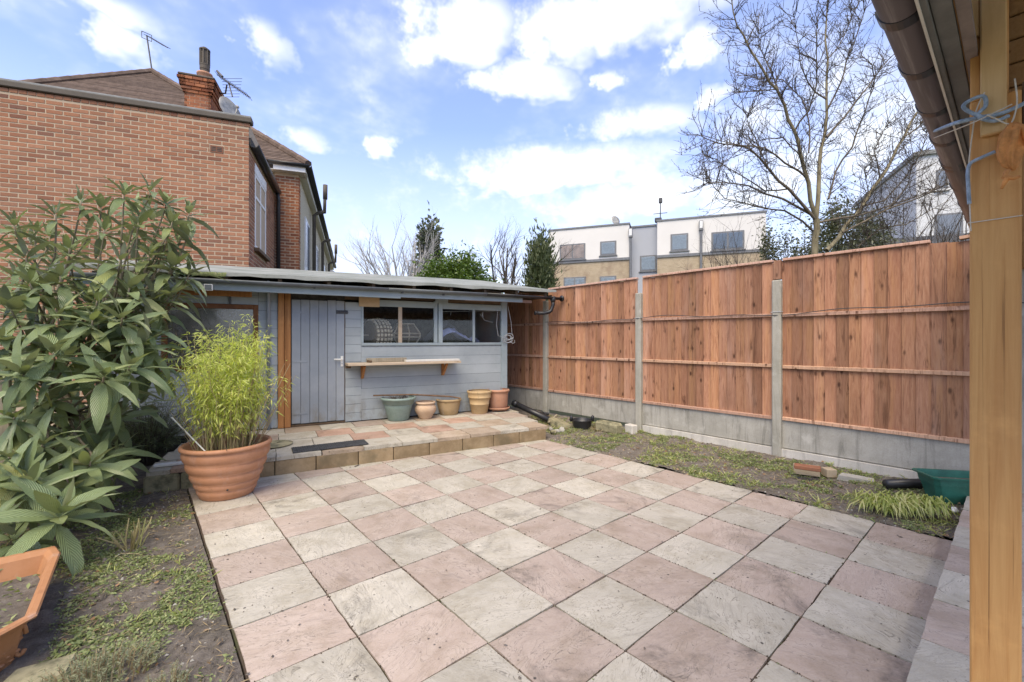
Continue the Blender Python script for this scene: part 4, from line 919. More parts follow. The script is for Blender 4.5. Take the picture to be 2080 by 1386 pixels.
def rr_(hx, hy, z): c = .03; return [(hx, -hy + c, z), (hx, hy - c, z), (hx - c, hy, z), (-hx + c, hy, z), (-hx, hy - c, z), (-hx, -hy + c, z), (-hx + c, -hy, z), (hx - c, -hy, z)]
b = MB(); b.loft([rr_(.21, .09, 0), rr_(.245, .118, .16), rr_(.252, .124, .163), rr_(.26, .13, .215), rr_(.285, .152, .218), rr_(.287, .154, .232), rr_(.262, .132, .232), rr_(.25, .12, .15)], False); b.build('body', 'green_plastic', gp)
b = MB(); b._add([Vector(p) for p in rr_(.252, .122, .17)], [tuple(range(8))]); b.build('soil', 'soil', gp)
for k, (px, py, sc, lb) in enumerate([(1895, 1048, .05, 'white pebble in the soil before the green planter'), ]):
    q = gz(1938, 1040, .01); b = MB(); b.lathe([(0, -.02), (.03, -.01), (.036, .005), (.02, .025), (0, .03)], 9, sx=1.3, sy=.8); tag(put('pebble', b.mesh('pebble', 'white_paint'), None, (q.x, q.y, .02)), lb, 'stone')
# black bucket sunk by the fence, mossy block, white block
q = gz(1182, 866, .04); bk = thing('black_tub', 'broken black plastic tub with two lugs near the fence post', 'tub', (q.x, q.y, .0), .4)
b = MB(); b.lathe(wallprof([(.13, 0), (.14, .02), (.165, .14), (.17, .15)], .008), 26); b.build('body', 'black_plastic', bk, True)
for s in (-1, 1): b = MB(); v = Vector((CY, -SY, 0)) * s * .165; b.tube([v + Vector((0, 0, .12)), v * 1.05 + Vector((0, 0, .2)), v * .98 + Vector((0, 0, .21))], [.03, .026, .015], 8); o = b.build('lug', 'black_plastic', bk, True); o.rotation_euler = (0, 0, -.4)
q = gz(1232, 880, .0); b = MB(); b.box((-.21, -.09, 0), (.21, .09, .17), .03); tag(put('mossy_block', b.mesh('mossy_block', 'mossy_stone'), None, (q.x + .08, q.y + .02, -.01), (0, 0, R(88))), 'long mossy stone block lying below the fence', 'block')
q = gz(1278, 882, .0); b = MB(); b.box((-.08, -.06, 0), (.08, .06, .15), .012); tag(put('white_block', b.mesh('white_block', 'footing'), None, (q.x + .05, q.y, -.01), (0, 0, R(80))), 'whitewashed concrete block beside the fence post', 'block')
q = gz(1135, 868, .0); b = MB(); b.loft([[(-.28, -.14, 0), (.24, -.15, 0), (.28, .12, 0), (-.22, .15, 0)], [(-.26, -.12, .07), (.22, -.14, .06), (.26, .1, .08), (-.2, .13, .09)]]); tag(put('flat_stone', b.mesh('flat_stone', 'mossy_stone'), None, (q.x + .1, q.y + .1, .0), (.1, -.1, R(70))), 'broad greyish stone between the black tub and the concrete post', 'stone')
# drainpipe pieces behind the step
A = SHED.w(.14, .0, .28); B_ = SHED.w(.42, -.75, .07); b = MB(); b.tube([A, B_], .05, 14); b.tube([A + (B_ - A) * .02, A + (B_ - A) * .12], .06, 14); tag(b.build('drainpipe', 'black_plastic', None, True), 'black drainpipe lying on the soil beside the shed corner', 'pipe')
A = SHED.w(.45, -.55, .05); b = MB(); b.tube([A, A + Vector((.12, .2, .06)), A + Vector((.2, .22, .05)), A + Vector((.28, .16, .03))], .028, 8); b.box(tuple(A + Vector((.05, .12, 0))), tuple(A + Vector((.2, .26, .05))), .01); tag(b.build('pipe_bracket', 'black_plastic'), 'broken black gutter fitting on the soil near the fence', 'gutter fitting')
A = SHED.w(.33, -.88, .06); B_ = SHED.w(.72, -.55, .10); b = MB(); b.bar(A, B_, .03, .012); tag(b.build('lath', 'pale_timber'), 'pale wooden lath lying in weeds behind the step', 'lath')

# scattered stones and rubble by the step
r = random.Random(21)
for k in range(9):
    x, y = SHED.w(r.uniform(-.05, .35), r.uniform(-1.45, -.9)).xy; b = MB(); s = r.uniform(.025, .05)
    b.lathe([(0, -.6 * s), (.8 * s, -.3 * s), (s, .1 * s), (.6 * s, .55 * s), (0, .65 * s)], 7, sx=r.uniform(.8, 1.3), sy=r.uniform(.7, 1.1)); tag(put('rubble', b.mesh('rubble', 'concrete' if k % 2 else 'mossy_stone'), None, (x, y, .02), (r.random(), r.random(), r.random() * 6)), 'small grey rubble stone in the soil beside the end of the step', 'stone', 'rubble beside the step')

# ================================================================ HOUSES BEHIND
# bricks of a wall face; fmap(u, z, d) -> point, u along the wall, d outwards
def brick_face(parent, fmap, u0, u1, z0, z1, m, holes=(), single=None, seed=1, out=.003, bl=.211, phase=0.0):
    r = random.Random(seed); B = MB(); n = int((z1 - z0) / .075)
    singles = []
    for k in range(n):
        za = z0 + k * .075; zb = za + .0605; u = u0 - (.1125 if (k + int(phase)) % 2 else 0)
        while u < u1 - .02:
            ua, ub = max(u, u0), min(u + bl, u1); u += .225
            if ub - ua < .03: continue
            if any(ua < h[1] and ub > h[0] and za < h[3] and zb > h[2] for h in holes):
                cut = None
                for h in holes:
                    if za < h[3] and zb > h[2] and ua < h[1] and ub > h[0]:
                        if ua < h[0] - .03: cut = (ua, h[0] - .004)
                        elif ub > h[1] + .03: cut = (h[1] + .004, ub)
                if cut is None: continue
                ua, ub = cut
            d = out + r.uniform(-.002, .002)
            vs = [fmap(ua, za, -.02), fmap(ub, za, -.02), fmap(ub, zb, -.02), fmap(ua, zb, -.02), fmap(ua + .003, za + .003, d), fmap(ub - .003, za + .003, d), fmap(ub - .003, zb - .003, d), fmap(ua + .003, zb - .003, d)]
            fs = [(4, 5, 6, 7), (0, 1, 5, 4), (1, 2, 6, 5), (2, 3, 7, 6), (3, 0, 4, 7)]
            if single and single(ua, za): singles.append((vs, fs))
            else: B._add(vs, fs)
    keep = singles[:300]
    for vs, fs in singles[300:]: B._add(vs, fs)
    for vs, fs in keep:
        c = sum((Vector(v) for v in vs), Vector()) / 8; b = MB(); b._add([Vector(v) - c for v in vs], fs); put('brick', b.mesh('brick', m), parent, c)
    if B.v: stuff(B.build('brickwork', m, parent))
HH = HOUSE
house = thing('brick_house', 'red brick house with flat coping, hipped tiled roof and side window', 'house', HH.w(0, 0), HH.a)
def hb(name, m, lo, hi, ch=0.0, parent=None):
    b = MB(); b.box(lo, hi, ch); return b.build(name, m, parent or house)
hb('wall', 'mortar', (-6.5, .002, 0), (-.002, 2.85, 5.46))
brick_face(house, lambda u, z, d: (u, -d, z), -5.6, -.0, .35, 5.41, 'brick', [(-.62, -.40, 4.84, 4.98)], lambda u, z: u > -3.62 and z > 4.02, 3)
# header course under the coping
B = MB(); u = -5.6
while u < -.05:
    B.box((u, -.008, 5.40), (u + .102, .02, 5.462), .003); u += .1125
stuff(B.build('header_course', 'brick', house))
hb('coping', 'rust_metal', (-6.5, -.05, 5.47), (.055, .12, 5.565), .012); hb('coping', 'lead', (-6.5, -.03, 5.565), (.04, .10, 5.60), .006)
ab = hb('air_brick', 'brick_orange', (-.615, -.008, 4.845), (-.405, .02, 4.975), .003)
for i in range(2):
    for k in range(3): hb('slot', 'dark_board', (-.595 + i * .09, -.0095, 4.87 + k * .03), (-.595 + i * .09 + .075, -.007, 4.87 + k * .03 + .018), 0, ab)
# side wall and its window
(wy0, wz1), (wy1, _) = HH.onx(517, 352), HH.onx(541, 400); wz0 = HH.onx(520, 492)[1]
wz1 = 4.72; wz0 = 3.25; wy0, wy1 = .50, 1.62
brick_face(house, lambda u, z, d: (d, u, z), .0, 2.8, 2.15, 5.05, 'brick', [(wy0, wy1, wz0 - .08, wz1 + .2)], None, 4)
win = bpy.data.objects.new('window', None); col.objects.link(win); win.parent = house
for lo, hi in (((-.02, wy0, wz0), (.012, wy0 + .06, wz1)), ((-.02, wy1 - .06, wz0), (.012, wy1, wz1)), ((-.02, wy0 + .06, wz0), (.012, wy1 - .06, wz0 + .06)), ((-.02, wy0 + .06, wz1 - .06), (.012, wy1 - .06, wz1)),
               ((-.018, (wy0 + wy1) / 2 - .03, wz0 + .06), (.01, (wy0 + wy1) / 2 + .03, wz1 - .06)), ((-.016, wy0 + .06, wz1 - .48), (.014, wy1 - .06, wz1 - .42))): hb('window_frame', 'white_paint', lo, hi, .004, win)
hb('pane', 'window_glass', (-.03, wy0 + .03, wz0 + .03), (-.022, wy1 - .03, wz1 - .03), 0, win); hb('lintel', 'white_paint', (-.02, wy0 - .02, wz1 + .004), (.016, wy1 + .02, wz1 + .2), .003, win); hb('window_sill', 'dark_timber', (-.02, wy0 - .06, wz0 - .08), (.09, wy1 + .06, wz0 - .004), .006, win)
# return wall and the rendered wing running away
hb('wall', 'mortar', (.0, 2.802, 0), (.546, 3.1, 5.7)); brick_face(house, lambda u, z, d: (u, 2.8 - d, z), .01, .55, 2.15, 5.58, 'brick_orange', (), None, 5)
hb('wall', 'pebble_dash', (-6.5, 2.9, 0), (.549, 17.5, 5.68)); B = MB()
brick_face(house, lambda u, z, d: (.55 + d, u, z), 2.79, 3.02, 2.15, 5.58, 'brick_orange', (), None, 6)
for k, (y0, y1, z0, z1) in enumerate([(4.0, 5.1, 3.35, 4.85), (7.6, 8.5, 3.3, 4.8), (11.5, 12.6, 3.3, 4.8), (15.2, 16.2, 3.3, 4.8)]):
    f = hb('window', 'white_paint', (.54, y0, z0), (.585, y1, z1), .006); hb('pane', 'window_glass', (.584, y0 + .08, z0 + .08), (.589, (y0 + y1) / 2 - .03, z1 - .08), 0, f); hb('pane', 'window_glass', (.584, (y0 + y1) / 2 + .03, z0 + .08), (.589, y1 - .08, z1 - .08), 0, f); hb('window_sill', 'white_paint', (.54, y0 - .06, z0 - .09), (.66, y1 + .06, z0 - .004), .004, f)
# hipped roof: stepped tile courses on the slope facing the garden, hip tiles, eaves
EX, EYy, EZ, AP, XLh = .78, 2.55, 5.78, 4.93, -7.3; tp_ = .836
def slope_pt(t, s): return None
B = MB(); rows_n = 62
for k in range(rows_n):
    f0, f1 = k / rows_n, (k + 1.15) / rows_n; f1 = min(f1, 1)
    xa0 = XLh + (EX - AP - XLh) * f0; xb0 = EX - AP * f0; xa1 = XLh + (EX - AP - XLh) * f1; xb1 = EX - AP * f1
    y0, y1 = EYy + AP * f0, EYy + AP * f1; z0, z1 = EZ + AP * tp_ * f0, EZ + AP * tp_ * f1
    B._add([(xa0, y0 - .01, z0 + .012), (xb0, y0 - .01, z0 + .012), (xb1, y1, z1), (xa1, y1, z1), (xa0, y0 - .002, z0 - .012), (xb0, y0 - .002, z0 - .012)], [(0, 1, 2, 3), (4, 5, 1, 0)])
stuff(B.build('roof_tiles', 'roof_tile', house))
B = MB()                                              # slope towards the gardens on the right, one plane of courses
for k in range(40):
    f0, f1 = k / 40, (k + 1.1) / 40; f1 = min(f1, 1)
    B._add([(EX - AP * f0 + .01, EYy + AP * f0, EZ + AP * tp_ * f0 + .012), (EX - AP * f0 + .01, 19.0, EZ + AP * tp_ * f0 + .012), (EX - AP * f1, 19.0, EZ + AP * tp_ * f1), (EX - AP * f1, EYy + AP * f1, EZ + AP * tp_ * f1)], [(0, 1, 2, 3)])
stuff(B.build('roof_tiles', 'roof_tile', house))
apx = Vector((EX - AP, EYy + AP, EZ + AP * tp_ + .02))
for nm, A, Bp in (('hip_tiles', Vector((EX, EYy, EZ + .02)), apx), ('hip_tiles', Vector((XLh, EYy, EZ + .02)), apx), ('ridge_tiles', apx, Vector((EX - AP, 19.0, apx.z)))):
    B = MB(); nn = 22
    for k in range(nn):
        p, q = A.lerp(Bp, k / nn), A.lerp(Bp, (k + .97) / nn); B.tube([p, q], [.10, .115], 7, True, .8)
    B.build(nm, 'roof_tile', house)
hb('fascia', 'white_paint', (.0, EYy + .03, EZ - .20), (EX - .07, EYy + .06, EZ - .03)); hb('soffit', 'cream_paint', (-.3, EYy + .06, EZ - .2), (EX - .05, 2.95, EZ - .18)); hb('fascia', 'cream_paint', (EX - .1, EYy + .1, EZ - .22), (EX - .07, 18.5, EZ - .03)); hb('soffit', 'cream_paint', (.5, 2.96, EZ - .22), (EX - .1, 18.5, EZ - .2))
B = MB(); gutter_mesh(B, [(-.1, EYy - .01, EZ - .02), (EX + .02, EYy - .01, EZ - .02)], .07); gutter_mesh(B, [(EX, EYy - .05, EZ - .02), (EX, 18.6, EZ - .04)], .075); B.build('gutter', 'black_plastic', house, True)
B = MB(); gutter_mesh(B, [(.08, .02, 5.12), (.08, 2.75, 5.08)], .08); B.build('gutter', 'black_plastic', house, True); hb('fascia', 'dark_board', (.0, .03, 5.06), (.03, 2.78, 5.22))
B = MB(); B.tube([(.08, 2.66, 5.05), (.10, 2.70, 4.85), (.09, 2.74, 4.7), (.09, 2.74, 2.2)], .045, 10); B.build('downpipe', 'black_plastic', house, True)
for y, zt, up_ in ((5.7, 5.45, True), (9.6, 5.4, False), (14.2, 5.3, True)):
    B = MB(); B.tube([(.66, y, 2.2), (.66, y, zt - .1), (.8, y, zt), (.96, y, zt + .04)], .055, 10)
    if up_: B.tube([(.96, y, zt + .0), (.98, y, zt + .75)], .05, 10); B.tube([(.98, y, zt + .45), (.985, y, zt + .9)], .07, 10)
    B.build('soil_pipe', 'rust_metal', house, True)
# chimney stacks
def stack(x, y, wx, wy, z0, z1, m):
    B = MB(); B.box((x - wx / 2, y - wy / 2, z0), (x + wx / 2, y + wy / 2, z1)); st = B.build('chimney', 'mortar', house)
    n = int((z1 - z0) / .075); r = random.Random(9); B = MB()
    for k in range(n):
        g = .004 + (.03 * max(0, k - (n - 6)) if k > n - 6 else 0); g = min(g, .10) if k < n - 1 else .13
        za = z0 + k * .075; zb = za + .066
        for side in range(4):
            L = wx if side % 2 == 0 else wy; H_ = (wy if side % 2 == 0 else wx) / 2 + g; a = -L / 2 - g; u = a - (.11 if k % 2 else 0)
            while u < L / 2 + g - .02:
                ua, ub = max(u, a), min(u + .215, L / 2 + g); u += .225
                if ub - ua < .03: continue
                pts = []
                for dz in (za, zb):
                    for uu, dd_ in ((ua, H_ - .05 - g), (ub, H_ - .05 - g), (ub, H_), (ua, H_)):
                        vx, vy = [(uu, -dd_), (dd_, uu), (-uu, dd_), (-dd_, -uu)][side]; pts.append((x + vx, y + vy, dz))
                B._add(pts, [(0, 1, 2, 3), (4, 7, 6, 5), (0, 4, 5, 1), (1, 5, 6, 2), (2, 6, 7, 3), (3, 7, 4, 0)])
    stuff(B.build('brickwork', m, st)); B = MB(); B.box((x - wx / 2 - .12, y - wy / 2 - .12, z1 - .01), (x + wx / 2 + .12, y + wy / 2 + .12, z1 + .05), .02); B.build('flaunching', 'rust_metal', st); return st
st = stack(-1.92, 4.3, .56, .80, 6.6, 8.12, 'brick_orange')
B = MB(); B.lathe([(.13, 0), (.15, .02), (.155, .2), (.18, .22), (.18, .26), (.15, .27), (.11, .2)], 18, (-1.85, 4.2, 8.16)); B.build('chimney_pot', 'terracotta_rose', st, True)
B = MB(); B.lathe([(.10, .2), (.105, .36), (.115, .37), (.115, .46), (.12, .47), (.12, .50), (.095, .51), (.095, .86), (.125, .87), (.125, .9), (.05, .96), (0, .97)], 16, (-1.85, 4.2, 8.16))
for k in range(8): a = k * math.pi / 4; B.box((-1.85 + .11 * math.cos(a) - .012, 4.2 + .11 * math.sin(a) - .012, 8.66), (-1.85 + .11 * math.cos(a) + .012, 4.2 + .11 * math.sin(a) + .012, 9.04))
B.build('cowl', 'rust_metal', st)
st2 = stack(-4.2, 9.2, .8, .6, 8.6, 10.1, 'brick')
for dx in (-.3, -.02, .28):
    B = MB(); B.lathe([(.13, 0), (.14, .18), (.17, .2), (.17, .25), (.13, .25)], 14, (-4.2 + dx, 9.2, 10.13)); B.build('chimney_pot', 'terracotta_rose' if dx != -.05 else 'tin', st2, True)
# aerials and dish
def boom(b, A, Bp, n, el, up_=Vector((0, 0, 1))):
    A, Bp = Vector(A), Vector(Bp); b.tube([A, Bp], .014, 5); s = (Bp - A).normalized().cross(up_).normalized()
    for k in range(n): p = A.lerp(Bp, (k + .5) / n); b.tube([p - s * el, p + s * el], .007, 4)
apw = HH.w(apx.x, apx.y, apx.z)
b = MB(); top = at(298, 72, (apw.x * SY + apw.y * CY)); b.tube([apw - Vector((0, 0, .1)), top], .022, 6); e = at(340, 97, 12.6); boom(b, top, e, 14, .10); b.tube([top + Vector((-.12, 0, .08)), top + Vector((.12, .05, .08)), top + Vector((.12, .05, -.12)), top + Vector((-.12, 0, -.12)), top + Vector((-.12, 0, .08))], .012, 4)
tag(b.build('tv_aerial', 'dark_metal'), 'tall thin TV aerial on the top of the tiled roof', 'aerial', 'TV aerials')
b = MB(); A = at(441, 152, 11.5); e = at(508, 198, 10.9); boom(b, A, e, 13, .12, Vector((.3, .3, 1))); b.tube([at(443, 190, 11.6), at(458, 190, 11.5), at(461, 172, 11.4)], .02, 6); b.tube([at(464, 168, 11.35), at(472, 197, 11.3)], .018, 5)
for k in range(7): b.tube([at(450 + k, 160 + k * 6.2, 11.5), at(492 - k, 160 + k * 6.2, 11.3)], .006, 4)
b.tube([at(441, 152, 11.5) + Vector((0, 0, .1)), at(452, 156, 11.4)], .03, 5)
tag(b.build('tv_aerial', 'dark_metal'), 'spiky TV aerial fixed beside the brick chimney', 'aerial', 'TV aerials')
def dish(px, py, d, rad, label, face):
    p = at(px, py, d); b = MB(); b.lathe([(0, 0), (rad * .5, rad * .05), (rad, rad * .2), (rad, rad * .22), (rad * .5, rad * .08), (0, rad * .03)], 24); b.tube([(0, -rad, rad * .2), (0, 0, rad * .9)], .012, 5); b.box((-.03, -.03, rad * .85), (.03, .03, rad * .95)); b.tube([(0, 0, 0), (0, -.1, -.12), (0, -rad * 1.5, -.15)], .02, 6)
    o = put('satellite_dish', b.mesh('satellite_dish', 'tin', True), None, p); o.rotation_euler = Vector(face).to_track_quat('Z', 'Y').to_euler(); tag(o, label, 'satellite dish', 'satellite dishes')
dish(464, 226, 10.8, .32, 'grey satellite dish behind the coping beside the chimney', (.55, -.75, .25)); dish(1249, 449, 36.5, .42, 'grey satellite dish on the flat roof of the white apartment block', (-.3, -.9, .3))
# far terrace end beyond the rendered wing
fh = thing('far_house', 'small dark roofed house end far behind the brick house', 'house', HH.w(.9, 24), HH.a); b = MB(); b.box((-5, 0, 0), (.2, 5, 5.6)); b.build('wall', 'pebble_dash', fh); b = MB(); b._add([(-5.2, -.3, 5.6), (.5, -.3, 5.6), (.5, 5.3, 5.6), (-5.2, 5.3, 5.6), (-1.8, 2.5, 7.6), (-4, 2.5, 7.6)], [(0, 1, 4, 5), (1, 2, 4), (2, 3, 5, 4), (3, 0, 5), (0, 3, 2, 1)]); b.build('roof', 'slate', fh)

# brick garden wall with a brick coping behind the shed
gw = thing('garden_wall', 'red brick garden wall with brick coping behind the shed roof', 'wall', HH.w(0, 0), HH.a)
yw = .28; xw0, zw = HH.on(517, 549, yw); xw1, zw1 = HH.on(858, 562, yw)
b = MB(); b.box((xw0, yw, 0), (xw1, yw + .21, zw - .09)); b.build('wall', 'mortar', gw); brick_face(gw, lambda u, z, d: (u, yw - d, z), xw0, xw1, zw - .84, zw - .09, 'brick', (), None, 8)
k = 0; x = xw0 - .03
while x < xw1:
    b = MB(); b.box((0, -.035, -.082), (.216, .25, rnd.uniform(-.004, .004)), .008); b.build('coping_brick', 'brick_orange' if rnd.random() < .75 else 'brick', gw, False, (x, yw, zw)); x += .226
b = MB(); b.box((xw0 - .02, yw - .03, zw - .10), (xw1, yw + .22, zw - .084)); b.build('coping_underside', 'dark_board', gw)  # thin dark strip for the dark underside of the coping bricks

# ---------------------------------------------------------------- white apartment block
AP_ = Frame(rf(2.98, 35), -60.6)
apt = thing('apartment_block', 'white and buff brick flat-roofed apartment block beyond the fence', 'apartment block', AP_.w(0, 0), AP_.a)
def ab_(name, m, lo, hi, ch=0.0, parent=None):
    b = MB(); b.box(lo, hi, ch); return b.build(name, m, parent or apt)
zt = AP_.on(1115, 467)[1]; xg0 = AP_.on(1278, 460)[0]; xg1 = AP_.on(1335, 460)[0]; xr = AP_.on(1556, 450)[0]
zb1 = AP_.on(1128, 532)[1]; zbR = AP_.on(1335, 519)[1]
for x0, x1, zb in ((0, xg0, zb1), (xg1, xr, zbR)):
    ab_('upper_wall', 'render_white', (x0, 0, zb), (x1, 7, zt - .12)); ab_('roof_edge', 'frame_grey', (x0 - .06, -.06, zt - .12), (x1 + .06, 7, zt)); ab_('string_course', 'frame_grey', (x0 - .02, -.05, zb - .2), (x1 + .02, .2, zb - .004)); ab_('brick_wall', 'brick_buff', (x0, .03, 0), (x1, 7, zb - .2))
    brick_face(apt, lambda u, z, d: (u, .03 - d, z), x0, x1, max(zb - 2.6, 2), zb - .21, 'brick_buff', (), None, 12)
ab_('recessed_wall', 'render_grey', (xg0, .7, 0), (xg1, 6.9, zt - .25)); ab_('roof_edge', 'frame_grey', (xg0 + .07, .62, zt - .25), (xg1 - .07, 6.8, zt - .13))
for k, (a0, b0, a1, b1, ly, kind) in enumerate([(1137, 496, 1189, 528, 0, 'curtain'), (1219, 490, 1252, 519, 0, 'blind'), (1300, 519, 1334, 551, .7, 'blind'), (1362, 475, 1398, 510, 0, 'blind'), (1445, 470, 1512, 508, 0, 'window_glass'), (1145, 563, 1190, 590, .03, 'blind'), (1218, 561, 1252, 590, .03, 'blind')]):
    x0, z1 = AP_.on(a0, b0, ly); x1, _ = AP_.on(a1, b0, ly); z0 = AP_.on((a0 + a1) / 2, b1, ly)[1]; z1 = AP_.on((a0 + a1) / 2, b0, ly)[1]
    f = ab_('window', 'frame_grey', (x0, ly - .05, z0), (x1, ly + .02, z1), .02); g = .12; dbl = x1 - x0 > 1.6; xs = [(x0 + g, (x0 + x1) / 2 - g / 2), ((x0 + x1) / 2 + g / 2, x1 - g)] if dbl else [(x0 + g, x1 - g)]
    for q0, q1 in xs:
        ab_('pane', 'window_glass' if kind == 'window_glass' else kind, (q0, ly - .056, z0 + g), (q1, ly - .05, z1 - g), 0, f)
        ab_('glazing', 'glass', (q0, ly - .07, z0 + g), (q1, ly - .066, z1 - g), 0, f)
    ab_('window_sill', 'frame_grey', (x0 - .08, ly - .12, z0 - .07), (x1 + .08, ly, z0 - .004), 0, f)
for px, y0, zlo in ((1281, 462, 0), (1424, 446, 0)):
    x, z = AP_.on(px, y0, -.1); b = MB(); b.tube([(x, -.12, z - .6), (x, -.12, 1)], .09, 8); b.box((x - .14, -.26, z - .8), (x + .14, -.02, z - .1), .02); pp = b.build('rain_pipe', 'frame_grey', apt); ab_('hopper_face', 'white_paint', (x - .1, -.27, z - .65), (x + .1, -.262, z - .15), 0, pp)
xa, za = AP_.on(1341, 441); b = MB(); b.tube([(xa, .6, zt), (xa, .6, zt + 1.6)], .04, 6); b.box((xa - .5, .5, zt + .6), (xa + .5, .55, zt + .64)); b.box((xa - .12, .5, zt + 1.4), (xa + .15, .7, zt + 1.8), .05); b.box((xa - .4, .4, zt), (xa + .1, .9, zt + .3), .05)
o = put('roof_aerial', b.mesh('roof_aerial', 'dark_metal'), None, AP_.w(0, 0), (0, 0, AP_.a)); tag(o, 'small mast aerial on the flat roof of the apartment block', 'aerial', 'TV aerials')
# ---------------------------------------------------------------- pale block seen through the bare tree
WB = Frame(rf((1862 - 1040) / 880 * 22, 22), -63.6)
wb = thing('pale_house', 'pale rendered house behind the bare tree at the right', 'house', WB.w(0, 0), WB.a); zt = WB.on(1862, 310)[1]
def wbx(name, m, lo, hi, ch=0.0, parent=None):
    b = MB(); b.box(lo, hi, ch); return b.build(name, m, parent or wb)
wbx('wall', 'render_pale', (0, 0, 0), (7, 9, zt - .2)); wbx('side_wall', 'render_shade', (-.02, .02, 0), (0, 9, zt - .2)); wbx('roof_edge', 'lead', (-.15, -.15, zt - .2), (7.1, 9.1, zt))  # side wall skin: its shade is put into a slightly darker render
for a0, b0, a1, b1 in ((1901, 346, 1925, 384), (1898, 436, 1956, 478)):
    x0, z1 = WB.on(a0, b0); x1, z0 = WB.on(a1, b1); f = wbx('window', 'frame_grey', (x0, -.05, z0), (x1, .02, z1), .02); wbx('pane', 'window_glass', (x0 + .1, -.056, z0 + .1), (x1 - .1, -.05, z1 - .1), 0, f)
    wbx('window_sill', 'white_paint', (x0 - .08, -.12, z0 - .08), (x1 + .08, 0, z0 - .004), 0, f)
p = at(1830, 498, 14); b = MB(); b.box((-1.6, -1, 0), (1.6, 2, p.z - .25)); g2 = thing('garage', 'dark flat-roofed garage just above the fence behind the bare tree', 'garage', (p.x, p.y, 0), R(-63)); b.build('wall', 'render_pale', g2); b = MB(); b.box((-1.75, -1.15, p.z - .25), (1.75, 2.1, p.z + .02)); b.build('roof', 'slate', g2)

# ================================================================ PLANTS
def leafcloud(name, m, pos, dirs, ln, wd, parent=None, fold=.25, droop=0.0, seed=0, kind=True):
    r = np.random.default_rng(seed); pos = np.asarray(pos, float); d = np.asarray(dirs, float); N = len(pos)
    d /= np.linalg.norm(d, axis=1)[:, None] + 1e-9; ln = np.broadcast_to(ln, (N,))[:, None]; wd = np.broadcast_to(wd, (N,))[:, None]
    ref = r.normal(size=(N, 3)) * .6 + np.array([0, 0, 1.0]); s = np.cross(d, ref); s /= np.linalg.norm(s, axis=1)[:, None] + 1e-9; up = np.cross(s, d)
    mid = pos + d * ln * .45 - np.array([0, 0, 1.0]) * ln * droop * .2; tip = pos + d * ln - np.array([0, 0, 1.0]) * ln * droop
    V = np.stack([pos, mid + s * wd / 2 + up * wd * fold, mid, mid - s * wd / 2 + up * wd * fold, tip], 1).reshape(-1, 3)
    o = np.arange(N)[:, None] * 5; Fc = np.concatenate([o + np.array([[0, 2, 1]]), o + np.array([[0, 3, 2]]), o + np.array([[1, 2, 4]]), o + np.array([[2, 3, 4]])], 0)
    uv = np.tile(np.array([[.5, 0], [0, .5], [.5, .5], [1, .5], [.5, 1]]), (N, 1))
    ob = put(name, npmesh(name, m, V, Fc, uv), parent)
    if kind: stuff(ob)
    return ob
def wiggle(p, d, L, n, r, amt=.12, trop=0.0):
    pts = [Vector(p)]; d = Vector(d).normalized()
    for k in range(n):
        d = (d + Vector((r.gauss(0, amt), r.gauss(0, amt), r.gauss(0, amt) + trop))).normalized(); pts.append(pts[-1] + d * (L / n))
    return pts
def grow(b, p, d, L, rad, lvl, r, kids=(5, 5, 4), ang=.7, trop=.05, sides=(7, 5, 4, 3), tips=None, ratio=.55, amt=.10):
    n = max(3, 6 - lvl); pts = wiggle(p, d, L, n, r, amt, trop); b.tube(pts, [rad * (1 - .72 * k / n) for k in range(n + 1)], sides[min(lvl, 3)], False)
    if lvl >= len(kids):
        if tips is not None: tips.append((pts[-1], pts[-1] - pts[-2]))
        return
    for k in range(kids[lvl]):
        f = .25 + .75 * (k + r.random()) / kids[lvl]; i = min(int(f * n), n - 1); q = pts[i].lerp(pts[i + 1], f * n - i); t = (pts[i + 1] - pts[i]).normalized()
        o = t.orthogonal().normalized(); o.rotate(Matrix.Rotation(r.random() * 6.283, 3, t)); a = ang * r.uniform(.6, 1.3)
        grow(b, q, t * math.cos(a) + o * math.sin(a), L * ratio * r.uniform(.7, 1.15) * (1.1 - .35 * f), rad * (1 - .6 * f) * .55, lvl + 1, r, kids, ang, trop, sides, tips, ratio, amt)

# ---------------------------------------------------------------- loquat
def loquat_leaf(curl, wide, seed):
    b = MB(); nl, cols = 10, (-1, -.55, 0, .55, 1); V = []; U = []; r = random.Random(seed); tw = r.uniform(-.25, .25)
    for i in range(nl + 1):
        t = i / nl; wv = wide * (math.sin(math.pi * min(1, t ** .8 * .98 + .01)) ** .75) * (1 if t > .04 else .25)
        for c in cols:
            rip = .010 * math.sin(t * 44 - abs(c) * 3.4) * abs(c); x = c * wv + .02 * math.sin(t * 3 + seed)
            z = -curl * t * t + .11 * abs(c) * wv * 1.6 + rip + tw * c * wv * t; V.append((x, t - .12 * curl * t * t, z)); U.append((.5 + c / 2, t))
    nc = len(cols); fs = [(i * nc + j, i * nc + j + 1, (i + 1) * nc + j + 1, (i + 1) * nc + j) for i in range(nl) for j in range(nc - 1)]
    b._add(V, fs, U); return b
LV = [loquat_leaf(c, w_, s) for s, (c, w_) in enumerate([(.10, .135), (.22, .142), (.34, .128), (.45, .145), (.28, .12), (.6, .135)])]
LM = {m: [l.mesh('leaf', m, True) for l in LV] for m in ('loquat_leaf', 'loquat_young')}
leaves = []
r = random.Random(11)
